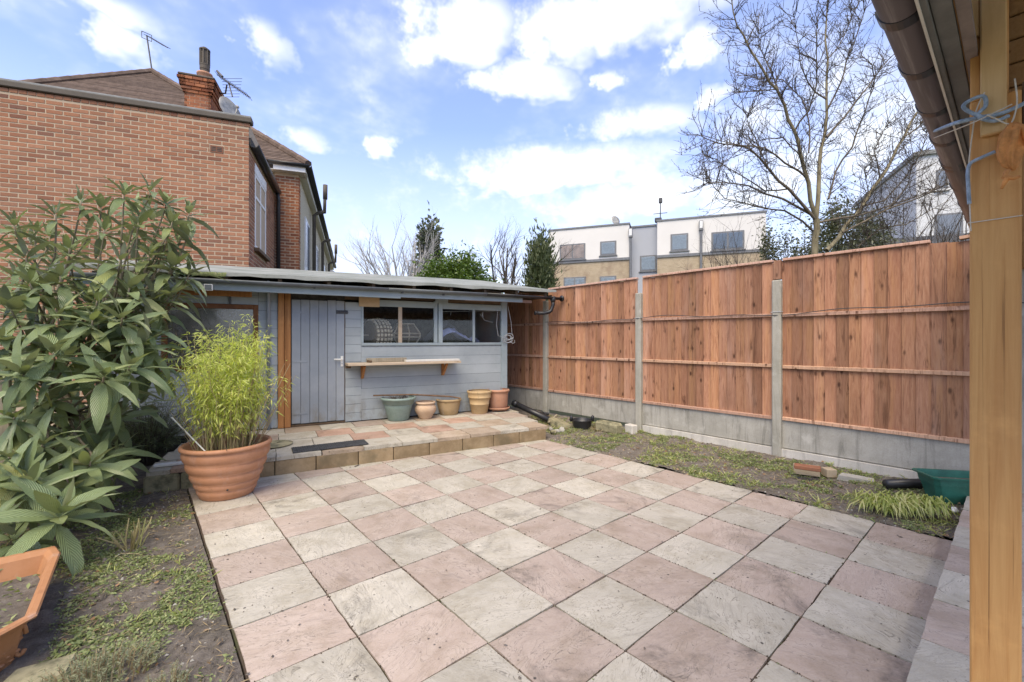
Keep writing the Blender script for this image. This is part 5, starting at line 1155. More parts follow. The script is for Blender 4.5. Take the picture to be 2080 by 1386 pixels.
def rosette(c, axis, n, size, young=.25, spread=1.0):
    axis = Vector(axis).normalized(); q = axis.to_track_quat('Z', 'Y')
    for i in range(n):
        f = i / max(n - 1, 1); a = i * 2.39996 + r.uniform(-.3, .3); el = (1.3 - 1.6 * f * spread) + r.uniform(-.18, .18)
        d = Vector((math.cos(a) * math.cos(el), math.sin(a) * math.cos(el), math.sin(el))); d.rotate(q); d.z -= .08 * f; d.normalize()
        L = size * (.5 + .5 * min(1, f * 2.2)) * r.uniform(.68, 1.18); nrm = Vector((0, 0, 1)) if abs(d.z) < .93 else axis.orthogonal()
        x = d.cross(nrm + axis * .4 + Vector((r.gauss(0, .25), r.gauss(0, .25), 0))).normalized(); z = x.cross(d)
        p = Vector(c) - axis * (f * size * .28) + d * .015
        M = Matrix(((x.x, d.x, z.x, p.x), (x.y, d.y, z.y, p.y), (x.z, d.z, z.z, p.z), (0, 0, 0, 1))) @ Matrix.Diagonal((L, L, L, 1))
        leaves.append((M, r.randrange(6) if f > .25 else r.randrange(2), 'loquat_young' if (f < .28 and r.random() < young * 1.6) or r.random() < .03 else 'loquat_leaf', L / (M.translation - Vector((0, 0, EYE))).length, M.translation.copy()))
BASE = at(172, 905, 4.25); BASE.z = 0
loq = thing('loquat_shrub', 'large loquat shrub with long ribbed leaves before the brick house', 'shrub', (BASE.x, BASE.y, 0))
ROS = [(305, 385, 4.3), (253, 392, 4.2), (113, 437, 3.9), (385, 432, 4.5), (28, 455, 3.7), (164, 408, 4.1), (338, 411, 4.4), (205, 420, 4.3), (70, 470, 4.1), (350, 450, 4.2),
       (52, 523, 3.7), (140, 505, 3.8), (211, 467, 4.0), (281, 453, 4.2), (338, 486, 4.3), (380, 478, 4.4), (244, 528, 3.9), (305, 514, 4.1), (352, 540, 4.2), (385, 556, 4.3), (100, 480, 4.4), (180, 470, 4.6), (260, 490, 4.7),
       (61, 575, 3.5), (122, 561, 3.6), (197, 610, 3.6), (20, 622, 3.4), (263, 585, 3.8), (310, 608, 4.0), (117, 645, 3.4), (188, 650, 3.4), (249, 645, 3.5), (300, 660, 3.8), (5, 690, 3.3), (345, 600, 4.1),
       (108, 718, 3.2), (211, 765, 3.2), (263, 745, 3.4), (292, 700, 3.6), (47, 762, 3.1), (28, 850, 3.1), (103, 812, 3.4), (150, 880, 3.6), (240, 850, 4.0), (85, 905, 3.1), (160, 700, 3.6), (60, 690, 3.6), (230, 690, 3.8), (320, 740, 4.0),
       (55, 965, 2.95), (18, 930, 3.0), (183, 945, 3.2), (210, 925, 3.5), (20, 1000, 2.9), (150, 990, 3.1)]
br = MB(); fork = BASE + Vector((.02, -.02, .55)); limbs = [fork + Vector((-.25, -.2, .45)), fork + Vector((.1, -.1, .65)), fork + Vector((.3, .05, .5)), fork + Vector((-.1, -.35, .2)), fork + Vector((-.35, .1, .7))]
ROS = ROS + [(px + r.uniform(-30, 30), py + r.uniform(-8, 34), d + r.uniform(.1, .5)) for i_, (px, py, d) in enumerate(ROS) if py > 540 or (py > 450 and i_ % 2)]
for px, py, d in ROS:
    c = at(px, py, d); top_ = py < 520; ax = (c - (BASE + Vector((0, 0, .8)))).normalized(); ax = (ax * .7 + Vector((0, 0, .9 if top_ else .45))).normalized()
    if py > 700: ax = (ax + (Vector((0, 0, EYE + .5)) - c).normalized() * .45).normalized()
    rosette(c, ax, r.choice([11, 12, 13, 14]), r.uniform(.20, .27) if top_ else r.uniform(.28, .36), .55 if top_ else .2)
    l0 = min(limbs, key=lambda q: (q - c).length) if c.z > .5 else BASE + Vector((0, 0, .25)); m1 = l0.lerp(c, .5) + Vector((r.gauss(0, .05), r.gauss(0, .05), -.06 if c.z > 1 else .05))
    m1 += Vector((r.gauss(0, .05), r.gauss(0, .05), 0)); m2 = m1.lerp(c, .55) + Vector((r.gauss(0, .03), r.gauss(0, .03), -.03)); br.tube([l0, m1, m2, c - ax * .08, c], [.013, .010, .0085, .0075, .005], 6)
# the low bold rosette in front and dark leaves inside
rosette(at(124, 1040, 2.70), Vector((.25, -.5, 1)), 18, .36, .6, 1.0); rosette(at(60, 985, 2.8), Vector((0, -.4, 1)), 13, .33, .05); rosette(at(25, 1085, 2.6), Vector((-.1, -.3, 1)), 10, .30, .05)
for px, py, d in [(60, 600, 4.4), (150, 590, 4.6), (220, 560, 4.7), (300, 560, 4.8), (100, 660, 4.3), (200, 720, 4.3), (40, 760, 4.2), (280, 790, 4.5), (130, 780, 4.2), (60, 860, 3.9), (190, 840, 4.5), (30, 560, 4.4), (330, 520, 4.8), (110, 540, 4.8), (250, 640, 4.6), (170, 900, 4.0), (220, 900, 4.4), (40, 480, 4.6), (310, 440, 4.8), (90, 930, 3.6)]:
    rosette(at(px, py, d), Vector((r.gauss(0, .3), r.gauss(0, .3) - .3, 1)), 13, .29, .03)
    rosette(at(px + r.uniform(-40, 40), py + r.uniform(-20, 40), d + r.uniform(.1, .4)), Vector((r.gauss(0, .4), r.gauss(0, .4) - .3, 1)), 12, .28, .02)
for l0 in limbs: br.tube([BASE + Vector((0, 0, .4)), fork, l0.lerp(fork, .4) + Vector((.02, .02, 0)), l0], [.036, .033, .026, .017], 8)
br.build('branches', 'loquat_stem', loq, True).location = -loq.location
b = MB(); b.tube([BASE + Vector((.05, .03, -.05)), BASE + Vector((.02, 0, .2)), BASE + Vector((0, -.01, .42)), fork], [.075, .06, .05, .042], 10); b.build('trunk', 'bark_brown', loq, True).location = -loq.location
leaves.sort(key=lambda q: -q[3])
for M, vi, m, ap, tr_ in leaves[:300]:
    o = bpy.data.objects.new('leaf', LM[m][vi]); col.objects.link(o); o.parent = loq; o.matrix_local = Matrix.Translation(-loq.location) @ M
for m in ('loquat_leaf', 'loquat_young'):
    VV = []; FF = []; UU = []; off = 0
    for M, vi, mm, ap, tr_ in leaves[300:]:
        if mm != m: continue
        L_ = LV[vi]; A_ = np.array(L_.v); Mn = np.array(M); VV.append(A_ @ Mn[:3, :3].T + Mn[:3, 3]); FF.append(np.array(L_.f) + off); UU.append(np.array(L_.uv)); off += len(A_)
    if VV:
        o = put('foliage', npmesh('foliage', m, np.concatenate(VV), np.concatenate(FF), np.concatenate(UU), True), loq, -loq.location); stuff(o)

# ---------------------------------------------------------------- bamboo in the big pot
bam = thing('bamboo', 'feathery yellow-green bamboo growing in the large terracotta pot', 'bamboo', (BP.x, BP.y, .4))
r = random.Random(5); cu = MB(); dead = MB(); LP = []; LD = []; LL = []
rt_ = Vector((CY, -SY, 0)); fw_ = Vector((SY, CY, 0))
for k in range(95):
    a = r.random() * 6.283; q = .235 * math.sqrt(r.random()); p = Vector((q * math.cos(a), q * math.sin(a), 0))
    lean = Vector((p.x, p.y, 0)) * r.uniform(.0, .95) + Vector((r.gauss(0, .06), r.gauss(0, .06), 0)); h = r.uniform(.72, 1.42) * (1.06 - 1.0 * q)
    pts = [p]; n = 8
    for i in range(1, n + 1):
        f = i / n; pts.append(p + lean * (f ** 1.4) * 1.25 + Vector((0, 0, h * (f - .10 * f ** 3))) + Vector((r.gauss(0, .008), r.gauss(0, .008), 0)))
    cu.tube(pts, [.0042 * (1 - .75 * i / n) for i in range(n + 1)], 4, False)
    for i in range(int(60 * h)):
        f = r.uniform(.16, 1) ** .75; j = min(int(f * n), n - 1); c = pts[j].lerp(pts[j + 1], f * n - j); o = Vector((r.gauss(0, 1), r.gauss(0, 1), r.gauss(.1, .5))).normalized(); tw = c + o * r.uniform(.015, .085)
        for s in range(r.choice([1, 2, 3])):
            LP.append(tw); LD.append(o + Vector((r.gauss(0, .55), r.gauss(0, .55), r.gauss(-.45, .4)))); LL.append(r.uniform(.03, .072))
for sgn, xs in ((-1, 13), (1, 15)):                      # side stems, half dead
    for k in range(xs):
        p = rt_ * sgn * r.uniform(.08, .24) + fw_ * r.uniform(-.15, .15); e = p + rt_ * sgn * r.uniform(.10, .38) + fw_ * r.uniform(-.1, .1) + Vector((0, 0, r.uniform(.5, 1.1))); pts = [p, p.lerp(e, .5) + Vector((0, 0, .05)), e]
        (dead if r.random() < .7 else cu).tube(pts, [.004, .003, .0015], 4, False)
        if r.random() < .75:
            for i in range(34):
                f = r.uniform(.45, 1); c = p.lerp(e, f); o = Vector((r.gauss(0, 1), r.gauss(0, 1), r.gauss(0, .6))).normalized(); LP.append(c + o * r.uniform(.01, .05)); LD.append(o + Vector((0, 0, -.3))); LL.append(r.uniform(.04, .08))
for k in range(50):
    a = r.random() * 6.283; q = r.uniform(.12, .27); p = Vector((q * math.cos(a), q * math.sin(a), 0)); dead.tube(wiggle(p, (p.x * 2, p.y * 2, 1), r.uniform(.2, .6), 4, r, .12), [.003, .003, .0025, .002, .001], 4, False)
e = at(590, 738, 4.0) - bam.location; dead.tube([Vector((.18, -.05, 0)), Vector((.2, -.08, .3)) * 1.0 + (e - Vector((.2, -.08, .6))) * .35, e], [.005, .004, .002], 5, False)
cu.build('culms', 'culm', bam); stuff(dead.build('dead_culms', 'dry_stem', bam)); leafcloud('foliage', 'bamboo_leaf', LP, LD, np.array(LL), np.array(LL) * .12 + .002, bam, .2, .25, 3)

# ---------------------------------------------------------------- fine-leaved shrub behind the pot
def needle_shrub(name, label, c, rx, ry, h, n, m, seed, ln=(.05, .1), stem='bark_dark', root=.15):
    t = thing(name, label, 'shrub', c); r = random.Random(seed); st = MB(); P = []; D = []; L = []
    for k in range(n):
        a = r.random() * 6.283; q = math.sqrt(r.random()); e = Vector((rx * q * math.cos(a), ry * q * math.sin(a), h * (1 - .5 * q * q) * r.uniform(.4, 1))); pts = [Vector((e.x * root, e.y * root, 0)), e * .5 + Vector((e.x, e.y, 0)) * root * .45 + Vector((0, 0, h * .1)), e]
        st.tube(pts, [.004, .003, .001], 3, False)
        for i in range(30 if root < .5 else 44):
            f = r.uniform(.25, 1); cc = pts[0].lerp(pts[1], f * 2) if f < .5 else pts[1].lerp(pts[2], f * 2 - 1); P.append(cc); D.append(Vector((r.gauss(0, 1), r.gauss(0, 1), r.gauss(.35, .7)))); L.append(r.uniform(*ln))
    st.build('stems', stem, t); leafcloud('foliage', m, P, D, np.array(L), np.array(L) * .07 + .001, t, .1, .1, seed); return t
g = at(300, 880, 5.0); needle_shrub('rosemary_shrub', 'dark fine-leaved shrub between the loquat and the terracotta pot', (g.x, g.y, -.02), .50, .45, .95, 190, 'needle_leaf', 4)
g = at(215, 900, 5.1); needle_shrub('rosemary_shrub', 'dark feathery shrub under the loquat against the shed', (g.x, g.y, -.02), .45, .4, .8, 130, 'needle_leaf', 14)
g = gz(205, 1372, 0); needle_shrub('lavender_clump', 'grey-green sprigs of a low herb at the bottom edge of the soil', (g.x - .03, g.y - .05, -.01), .24, .14, .16, 120, 'silver_leaf', 6, (.010, .024), 'dry_stem', .8)
g = gz(330, 1383, 0); needle_shrub('lavender_clump', 'sparse grey-green herb sprigs near the concrete edging', (g.x, g.y - .08, -.01), .10, .08, .12, 30, 'silver_leaf', 16, (.010, .02), 'dry_stem', .8)
g = gz(268, 1108, 0); b = MB(); r = random.Random(4)
for k in range(22):
    a = r.random() * 6.283; q = r.uniform(.0, .07); p = Vector((q * math.cos(a), q * math.sin(a), 0)); b.tube(wiggle(p, (math.cos(a) * .6 + r.gauss(0, .2), math.sin(a) * .6, 1), r.uniform(.10, .24), 3, r, .12), [.0055, .005, .004, .003], 5)
tag(put('cut_stems', b.mesh('cut_stems', 'culm'), None, (g.x, g.y, -.02)), 'stubble of cut dry stems in the soil before the loquat', 'plant')

# ---------------------------------------------------------------- weeds, litter and grass of the beds (nobody could count them)
def inbed_left(x, y): return -1.4 < x < PX0 - .03 and .8 < y < front_edge_y(x) + .3 and not (-1.12 < x < -.33 and 2.68 < y < 3.72)
def inbed_right(x, y): return PX1 - .025 < x < XP + .02 and .3 < y < 5.9 and not (SHED.loc((x, y, 0)).y > -1.68 and SHED.loc((x, y, 0)).x < .02)
def weeds(name, inside, fz, bx_, n, dens, m, ln, label, seed, upz=.5):
    r = random.Random(seed); P = []; D = []; L = []; k = 0
    while k < n:
        x, y = r.uniform(bx_[0], bx_[1]), r.uniform(bx_[2], bx_[3]); k += 1
        if not inside(x, y) or mnoise.noise(Vector((x * 2.3, y * 2.3, seed))) * .9 + mnoise.noise(Vector((x * 7, y * 7, seed + 2))) * .6 < dens + r.gauss(0, .12): continue
        z = max(fz(x, y), .002 if x > 1 and x < PX1 else -1); nn = r.choice([3, 4, 5, 6]); s = r.uniform(.7, 1.5)
        for i in range(nn):
            a = r.random() * 6.283; P.append((x + r.gauss(0, .012), y + r.gauss(0, .012), z + r.uniform(-.002, .012))); D.append((math.cos(a), math.sin(a), r.gauss(upz, .35))); L.append(r.uniform(*ln) * s)
    o = leafcloud(name, m, P, D, np.array(L), np.array(L) * (.42 if ln[1] < .04 else .09) + .001, None, .15, .15, seed); o['label'] = label; o['category'] = 'weeds'; return o
weeds('weeds', inbed_left, sz_left, (-1.4, .36, .8, 5.5), 30000, .0, 'weed_leaf', (.009, .024), 'small green weeds scattered over the left soil bed', 1, .35)
weeds('weeds', inbed_right, sz_right, (4.38, 5.85, .3, 6), 20000, .12, 'weed_leaf', (.010, .026), 'small leafy weeds covering the bed along the fence', 2, .4)
weeds('grass_tufts', inbed_left, sz_left, (-1.4, .36, .8, 5.5), 1300, .22, 'grass_blade', (.025, .06), 'thin grass tufts in the left soil bed', 3, .9)
weeds('grass_tufts', inbed_right, sz_right, (4.38, 5.85, .3, 6), 2200, .15, 'grass_blade', (.03, .07), 'thin grass tufts in the bed along the fence', 4, .9)
def litter(name, inside, fz, bx_, n, m, label, seed, ln=(.02, .07), wr=.05):
    r = random.Random(seed); P = []; D = []; L = []
    for k in range(n):
        x, y = r.uniform(bx_[0], bx_[1]), r.uniform(bx_[2], bx_[3])
        if not inside(x, y): continue
        a = r.random() * 6.283; P.append((x, y, max(fz(x, y), 0 if 1 < x < PX1 else -1) + r.uniform(.003, .012))); D.append((math.cos(a), math.sin(a), r.gauss(0.03, .12))); L.append(r.uniform(*ln))
    o = leafcloud(name, m, P, D, np.array(L), np.array(L) * wr + .0015, None, .1, 0, seed); o['label'] = label; o['category'] = 'litter'
litter('dry_litter', inbed_left, sz_left, (-1.4, .36, .8, 5.5), 6000, 'dry_stem', 'dry straw and twigs lying on the left soil bed', 5); litter('dry_litter', inbed_right, sz_right, (4.38, 5.85, .3, 6), 4500, 'dry_stem', 'dry straw and twigs lying on the bed along the fence', 6)
litter('leaf_litter', inbed_left, sz_left, (-1.4, .36, .8, 5.5), 420, 'dead_leaf', 'brown dead leaves lying on the left soil bed', 7, (.02, .045), .5); litter('leaf_litter', inbed_right, sz_right, (4.38, 5.85, .3, 6), 520, 'dead_leaf', 'brown dead leaves on the bed along the fence', 8, (.02, .045), .5)
def pebbles(name, inside, fz, bx_, n, label, seed):
    r = random.Random(seed); b = MB()
    for k in range(n):
        x, y = r.uniform(bx_[0], bx_[1]), r.uniform(bx_[2], bx_[3])
        if inside(x, y): s = r.uniform(.003, .011); z = fz(x, y); b._add([(x - s, y - s * .6, z), (x + s, y - s * .7, z), (x + s * .8, y + s * .7, z), (x - s * .7, y + s * .8, z), (x + r.gauss(0, .2) * s, y, z + s * .9)], [(0, 1, 4), (1, 2, 4), (2, 3, 4), (3, 0, 4)])
    o = stuff(b.build(name, 'concrete')); o['label'] = label; o['category'] = 'stones'
pebbles('grit', inbed_left, sz_left, (-1.4, .36, .8, 5.5), 900, 'pale grit and small stones in the left soil bed', 9); pebbles('grit', inbed_right, sz_right, (4.38, 5.85, .3, 6), 700, 'pale grit and small stones in the bed along the fence', 10)
def clods(inside, fz, bx_, n, label, seed):
    r = random.Random(seed); b = MB()
    for k in range(n):
        x, y = r.uniform(bx_[0], bx_[1]), r.uniform(bx_[2], bx_[3])
        if not inside(x, y): continue
        s = abs(r.gauss(.007, .006)) + .003; z = fz(x, y) - s * .2; m = 5; ph = r.random() * 6
        b._add([(x + s * r.uniform(.8, 1.3) * math.cos(ph + q * 1.2566), y + s * r.uniform(.8, 1.3) * math.sin(ph + q * 1.2566), z) for q in range(m)] + [(x + r.gauss(0, .25) * s, y + r.gauss(0, .25) * s, z + s * r.uniform(.7, 1.2))], [(q, (q + 1) % m, m) for q in range(m)])
    o = stuff(b.build('soil_clods', 'soil')); o['label'] = label; o['category'] = 'soil'
clods(inbed_left, sz_left, (-1.4, .36, .8, 5.5), 5200, 'loose clods of soil on the left bed', 17); clods(inbed_right, sz_right, (4.38, 5.85, .3, 6), 4200, 'loose clods of soil on the bed along the fence', 18)
# weeds in the trough
r = random.Random(31); P = []; D = []; L = []
for k in range(260):
    x, y = r.uniform(-1.0, -.44), r.uniform(2.82, 3.6); P.append((x, y, .105)); a = r.random() * 6.28; D.append((math.cos(a), math.sin(a), r.uniform(.1, .9))); L.append(r.uniform(.015, .05))
o = leafcloud('trough_weeds', 'weed_leaf', P, D, np.array(L), np.array(L) * .35, None, .15, .2, 31); o['label'] = 'small weeds growing in the orange trough'; o['category'] = 'weeds'
# weeds and dirt in the paving joints and at the foot of the step
r = random.Random(33); P = []; D = []; L = []
for k in range(900):
    if r.random() < .5: x = GX + r.randrange(1, 9) * T + r.gauss(0, .004); y = r.uniform(.3, 4.9)
    else: y = GY + r.randrange(-3, 7) * T + r.gauss(0, .004); x = r.uniform(PX0, PX1)
    if mnoise.noise(Vector((x * 1.7, y * 1.7, 9))) < .08 or y > front_edge_y(x) - .02: continue
    a = r.random() * 6.28; P.append((x, y, -.008)); D.append((math.cos(a), math.sin(a), r.uniform(.3, 1.2))); L.append(r.uniform(.006, .02))
for k in range(260):
    x = r.uniform(PX0, PX1); P.append((x, front_edge_y(x) - r.uniform(.002, .02), -.004)); a = r.random() * 6.28; D.append((math.cos(a), math.sin(a), .5)); L.append(r.uniform(.006, .018))
o = leafcloud('joint_moss', 'weed_leaf', P, D, np.array(L), np.array(L) * .4, None, .1, .1, 33); o['label'] = 'moss and tiny weeds in the joints of the paving'; o['category'] = 'moss'
r = random.Random(37); b = MB()
for k in range(3200):
    if r.random() < .62: x = GX + r.randrange(1, 9) * T + r.gauss(0, .005); y = r.uniform(.3, 5.0)
    else: y = GY + r.randrange(-3, 7) * T + r.gauss(0, .005); x = r.uniform(PX0, PX1)
    if y > front_edge_y(x) - .01 or mnoise.noise(Vector((x * 2.1, y * 2.1, 4))) < r.uniform(-.5, .3): continue
    s = abs(r.gauss(.0016, .0014)) + .001; z = -.007; b._add([(x - s * r.uniform(.8, 2), y - s, z), (x + s, y - s * r.uniform(.8, 2), z), (x + s * r.uniform(.8, 1.6), y + s, z), (x - s, y + s * r.uniform(.8, 1.6), z), (x, y, z + .006 + s * .6)], [(0, 1, 4), (1, 2, 4), (2, 3, 4), (3, 0, 4)])
o = stuff(b.build('joint_dirt', 'joint')); o['label'] = 'dark dirt packed in the joints of the paving'; o['category'] = 'dirt'
# crumbs of soil and bits on the slabs
r = random.Random(35); b = MB()
for k in range(300):
    x, y = r.uniform(PX0, PX1), r.uniform(.3, 4.9)
    if r.random() < .45: x = PX0 + abs(r.gauss(0, .18)) if r.random() < .5 else PX1 - abs(r.gauss(0, .2))
    if y > front_edge_y(x) - .02: continue
    s = abs(r.gauss(.002, .002)) + .0012; a = r.random() * 6.28; e = s * r.uniform(1, 2.4); ca, sa = math.cos(a), math.sin(a); z = .003
    b._add([(x - e * ca, y - e * sa, z), (x + s * sa, y - s * ca, z), (x + e * ca, y + e * sa, z), (x - s * sa, y + s * ca, z), (x, y, z + s * .7)], [(0, 1, 4), (1, 2, 4), (2, 3, 4), (3, 0, 4)])
o = stuff(b.build('soil_crumbs', 'soil')); o['label'] = 'dark crumbs of soil scattered over the paving'; o['category'] = 'dirt'
# flattened clump of pale grass
g0, g1 = gz(1790, 1040, .02), gz(1912, 1042, .02); r = random.Random(12); t = thing('grass_clump', 'pale bright green clump of flopped grass by the green planter', 'grass', ((g0.x + g1.x) / 2, (g0.y + g1.y) / 2, 0)); b = MB(); V = []; 
for k in range(420):
    f = r.random(); c = g0.lerp(g1, f) - t.location + Vector((r.gauss(.05, .05), r.gauss(.06, .05), 0)); c.z = .02; a = r.uniform(-.9, .9) + math.atan2(-c.y - t.location.y, -c.x - t.location.x) * 1.0; L_ = r.uniform(.08, .24); d = Vector((math.cos(a), math.sin(a), 0)); sdv = Vector((-d.y, d.x, 0)) * r.uniform(.003, .006); hgt = r.uniform(.05, .13)
    p1 = c + d * L_ * .3 + Vector((0, 0, hgt)); p2 = c + d * L_ * .75 + Vector((0, 0, hgt * .75)); p3 = c + d * L_ + Vector((0, 0, r.uniform(-.02, .03)))
    b._add([c - sdv, c + sdv, p1 + sdv, p1 - sdv, p2 + sdv, p2 - sdv, p3], [(0, 1, 2, 3), (3, 2, 4, 5), (5, 4, 6)])
stuff(b.build('blades', 'grass_blade', t))
r = random.Random(13); P = []; D = []; L = []; q0 = gz(1215, 872, .02)
for k in range(160): P.append((q0.x + r.gauss(0, .09), q0.y + r.gauss(0, .1), .0)); D.append((r.gauss(0, .5), r.gauss(0, .5), 1)); L.append(r.uniform(.05, .16))
o = leafcloud('dry_grass', 'dry_stem', P, D, np.array(L), np.array(L) * .04 + .002, None, .1, .4, 13); o['label'] = 'tuft of dry orange grass beside the black tub'; o['category'] = 'grass'

# ---------------------------------------------------------------- bare tree behind the fence (limbs follow the photograph, each at its own depth)
r = random.Random(2); TD = 7.6
def zp(u, v, d): return at(1400 + u / 2.475, v / 2.475, d)
LIMBS = [([(630, 1330), (632, 1200), (638, 1100)], TD, TD, .075, .062),
         ([(638, 1100), (600, 920), (560, 780), (530, 660), (480, 530), (440, 450), (370, 350), (300, 240), (240, 130), (212, -10)], TD, TD - .9, .046, .010),
         ([(638, 1100), (652, 900), (662, 750), (685, 650), (690, 500), (697, 300), (690, 100), (700, -60)], TD, TD + .4, .048, .011),
         ([(690, 690), (780, 590), (870, 470), (930, 390), (1015, 285)], TD, TD + .6, .026, .008), ([(930, 390), (920, 330), (860, 285), (800, 262)], TD + .5, TD + .3, .012, .005),
         ([(735, 865), (820, 740), (860, 620), (905, 490), (932, 395)], TD + .7, TD + .5, .022, .010), ([(700, 1000), (735, 865)], TD + .4, TD + .7, .024, .022),
         ([(690, 1260), (790, 1130), (870, 1040), (960, 900), (1020, 800), (1080, 690), (1150, 560)], TD + .3, TD + 1.3, .05, .026), ([(1080, 690), (1150, 640), (1210, 560), (1280, 380)], TD + 1.1, TD + 1.4, .02, .006),
         ([(636, 1105), (500, 950), (400, 850), (300, 745), (150, 722), (40, 675)], TD, TD - .7, .035, .006), ([(600, 900), (480, 820), (380, 745), (250, 730), (100, 690)], TD - .1, TD - .9, .024, .005),
         ([(632, 1090), (470, 1000), (300, 935), (190, 920), (70, 925)], TD, TD - .3, .028, .005), ([(560, 780), (470, 690), (380, 700), (300, 735)], TD - .2, TD + .5, .016, .005),
         ([(650, 1120), (850, 1085), (1050, 1020), (1260, 935)], TD + .1, TD + .5, .03, .010), ([(770, 1170), (1000, 1050), (1180, 985), (1310, 920)], TD + .2, TD - .5, .026, .008), ([(850, 1240), (960, 1150), (1090, 1130), (1300, 1010)], TD + .6, TD + .2, .022, .006),
         ([(530, 660), (600, 560), (640, 430), (640, 260), (650, 60)], TD - .3, TD - 1.0, .02, .005), ([(480, 530), (420, 380), (350, 230), (350, 60)], TD - .5, TD - .2, .016, .004), ([(690, 500), (600, 420), (560, 330), (540, 180), (520, 30)], TD, TD - .6, .018, .004),
         ([(690, 560), (760, 420), (790, 300), (850, 150), (890, 20)], TD + .1, TD - .4, .02, .005), ([(695, 300), (770, 200), (830, 60), (860, -20)], TD + .1, TD + .5, .013, .004), ([(600, 770), (605, 640), (570, 500), (470, 400), (330, 395), (200, 345)], TD, TD + .7, .018, .004), ([(440, 450), (330, 460), (205, 465)], TD - .4, TD - .8, .012, .003), ([(300, 240), (260, 215), (200, 190)], TD - .7, TD - .5, .008, .003),
         ([(640, 1180), (480, 1060), (340, 1040), (180, 1000), (80, 870)], TD + .2, TD - .2, .024, .004), ([(500, 950), (380, 960), (240, 870), (130, 800), (70, 780)], TD - .1, TD + .3, .018, .004), ([(400, 850), (330, 690), (290, 600), (300, 560)], TD - .4, TD - .6, .014, .003),
         ([(870, 1040), (980, 1010), (1080, 900), (1170, 760), (1200, 650)], TD + .6, TD + .3, .02, .005), ([(960, 900), (930, 760), (980, 650), (1110, 480)], TD + .8, TD + .5, .016, .004), ([(850, 1085), (900, 960), (880, 850), (960, 720)], TD + .3, TD - .2, .014, .004), ([(1000, 1050), (1100, 930), (1130, 800), (1100, 640)], TD, TD - .4, .015, .004)]
tree = thing('bare_tree', 'leafless tree with pale forking stems behind the wooden fence', 'tree', tuple(zp(630, 1330, TD).xy) + (0,)); trunk = MB(); bran = MB(); twig = MB()
def twigs(pts, r0, r1, step, big):
    tl = sum((pts[i + 1] - pts[i]).length for i in range(len(pts) - 1)); n = int(tl / step)
    for k in range(n):
        f = .12 + .88 * r.random(); i = min(int(f * (len(pts) - 1)), len(pts) - 2); g = f * (len(pts) - 1) - i; p = pts[i].lerp(pts[i + 1], g); t_ = (pts[i + 1] - pts[i]).normalized(); o = t_.orthogonal().normalized(); o.rotate(Matrix.Rotation(r.random() * 6.283, 3, t_))
        d = t_ * .5 + o + Vector((0, 0, .25)); L = r.uniform(.18, .62) * big; tp2 = wiggle(p, d, L, 5, r, .16, .06); twig.tube(tp2, [.0065, .0055, .0045, .0035, .003, .002], 4, False)
        for j in range(r.choice([2, 3, 4, 5])):
            q = tp2[r.randrange(1, 6)]; o2 = Vector((r.gauss(0, 1), r.gauss(0, 1), r.gauss(.5, .7))); tp3 = wiggle(q, (tp2[5] - tp2[0]).normalized() + o2 * .7, r.uniform(.08, .28) * big, 3, r, .2, .06); twig.tube(tp3, [.0036, .003, .0025, .0018], 3, False)
            for s in range(2): e_ = tp3[r.randrange(1, 4)]; twig.tube([e_, e_ + Vector((r.gauss(0, .012), r.gauss(0, .012), r.gauss(.012, .012)))], [.004, .0035], 3, False)
for i, (pl, d0, d1, r0, r1) in enumerate(LIMBS):
    n = len(pl); pts = [zp(u, v, d0 + (d1 - d0) * k / (n - 1) + (r.gauss(0, .03) if 0 < k < n - 1 else 0)) for k, (u, v) in enumerate(pl)]
    if i == 0: pts[0].z = -.1
    pp = []
    for k in range(n - 1):                             # resample with a slight crook
        for f in (0, .5): q = pts[k].lerp(pts[k + 1], f); pp.append(q + (Vector((r.gauss(0, .014), r.gauss(0, .014), r.gauss(0, .01))) if f else Vector()))
    pp.append(pts[-1]); m = len(pp); (trunk if i in (0, 1, 2, 7) else bran).tube(pp, [(r0 + (r1 - r0) * k / (m - 1)) * .78 for k in range(m)], 8 if r0 > .03 else 6, False)
    if i: twigs(pts, r0, r1, .058, 1.1)
o = trunk.build('trunk', 'bark_yellow', tree, True); o.location = -tree.location; o = bran.build('branches', 'bark', tree, True); o.location = -tree.location; o = stuff(twig.build('twigs', 'bark_dark', tree)); o.location = -tree.location
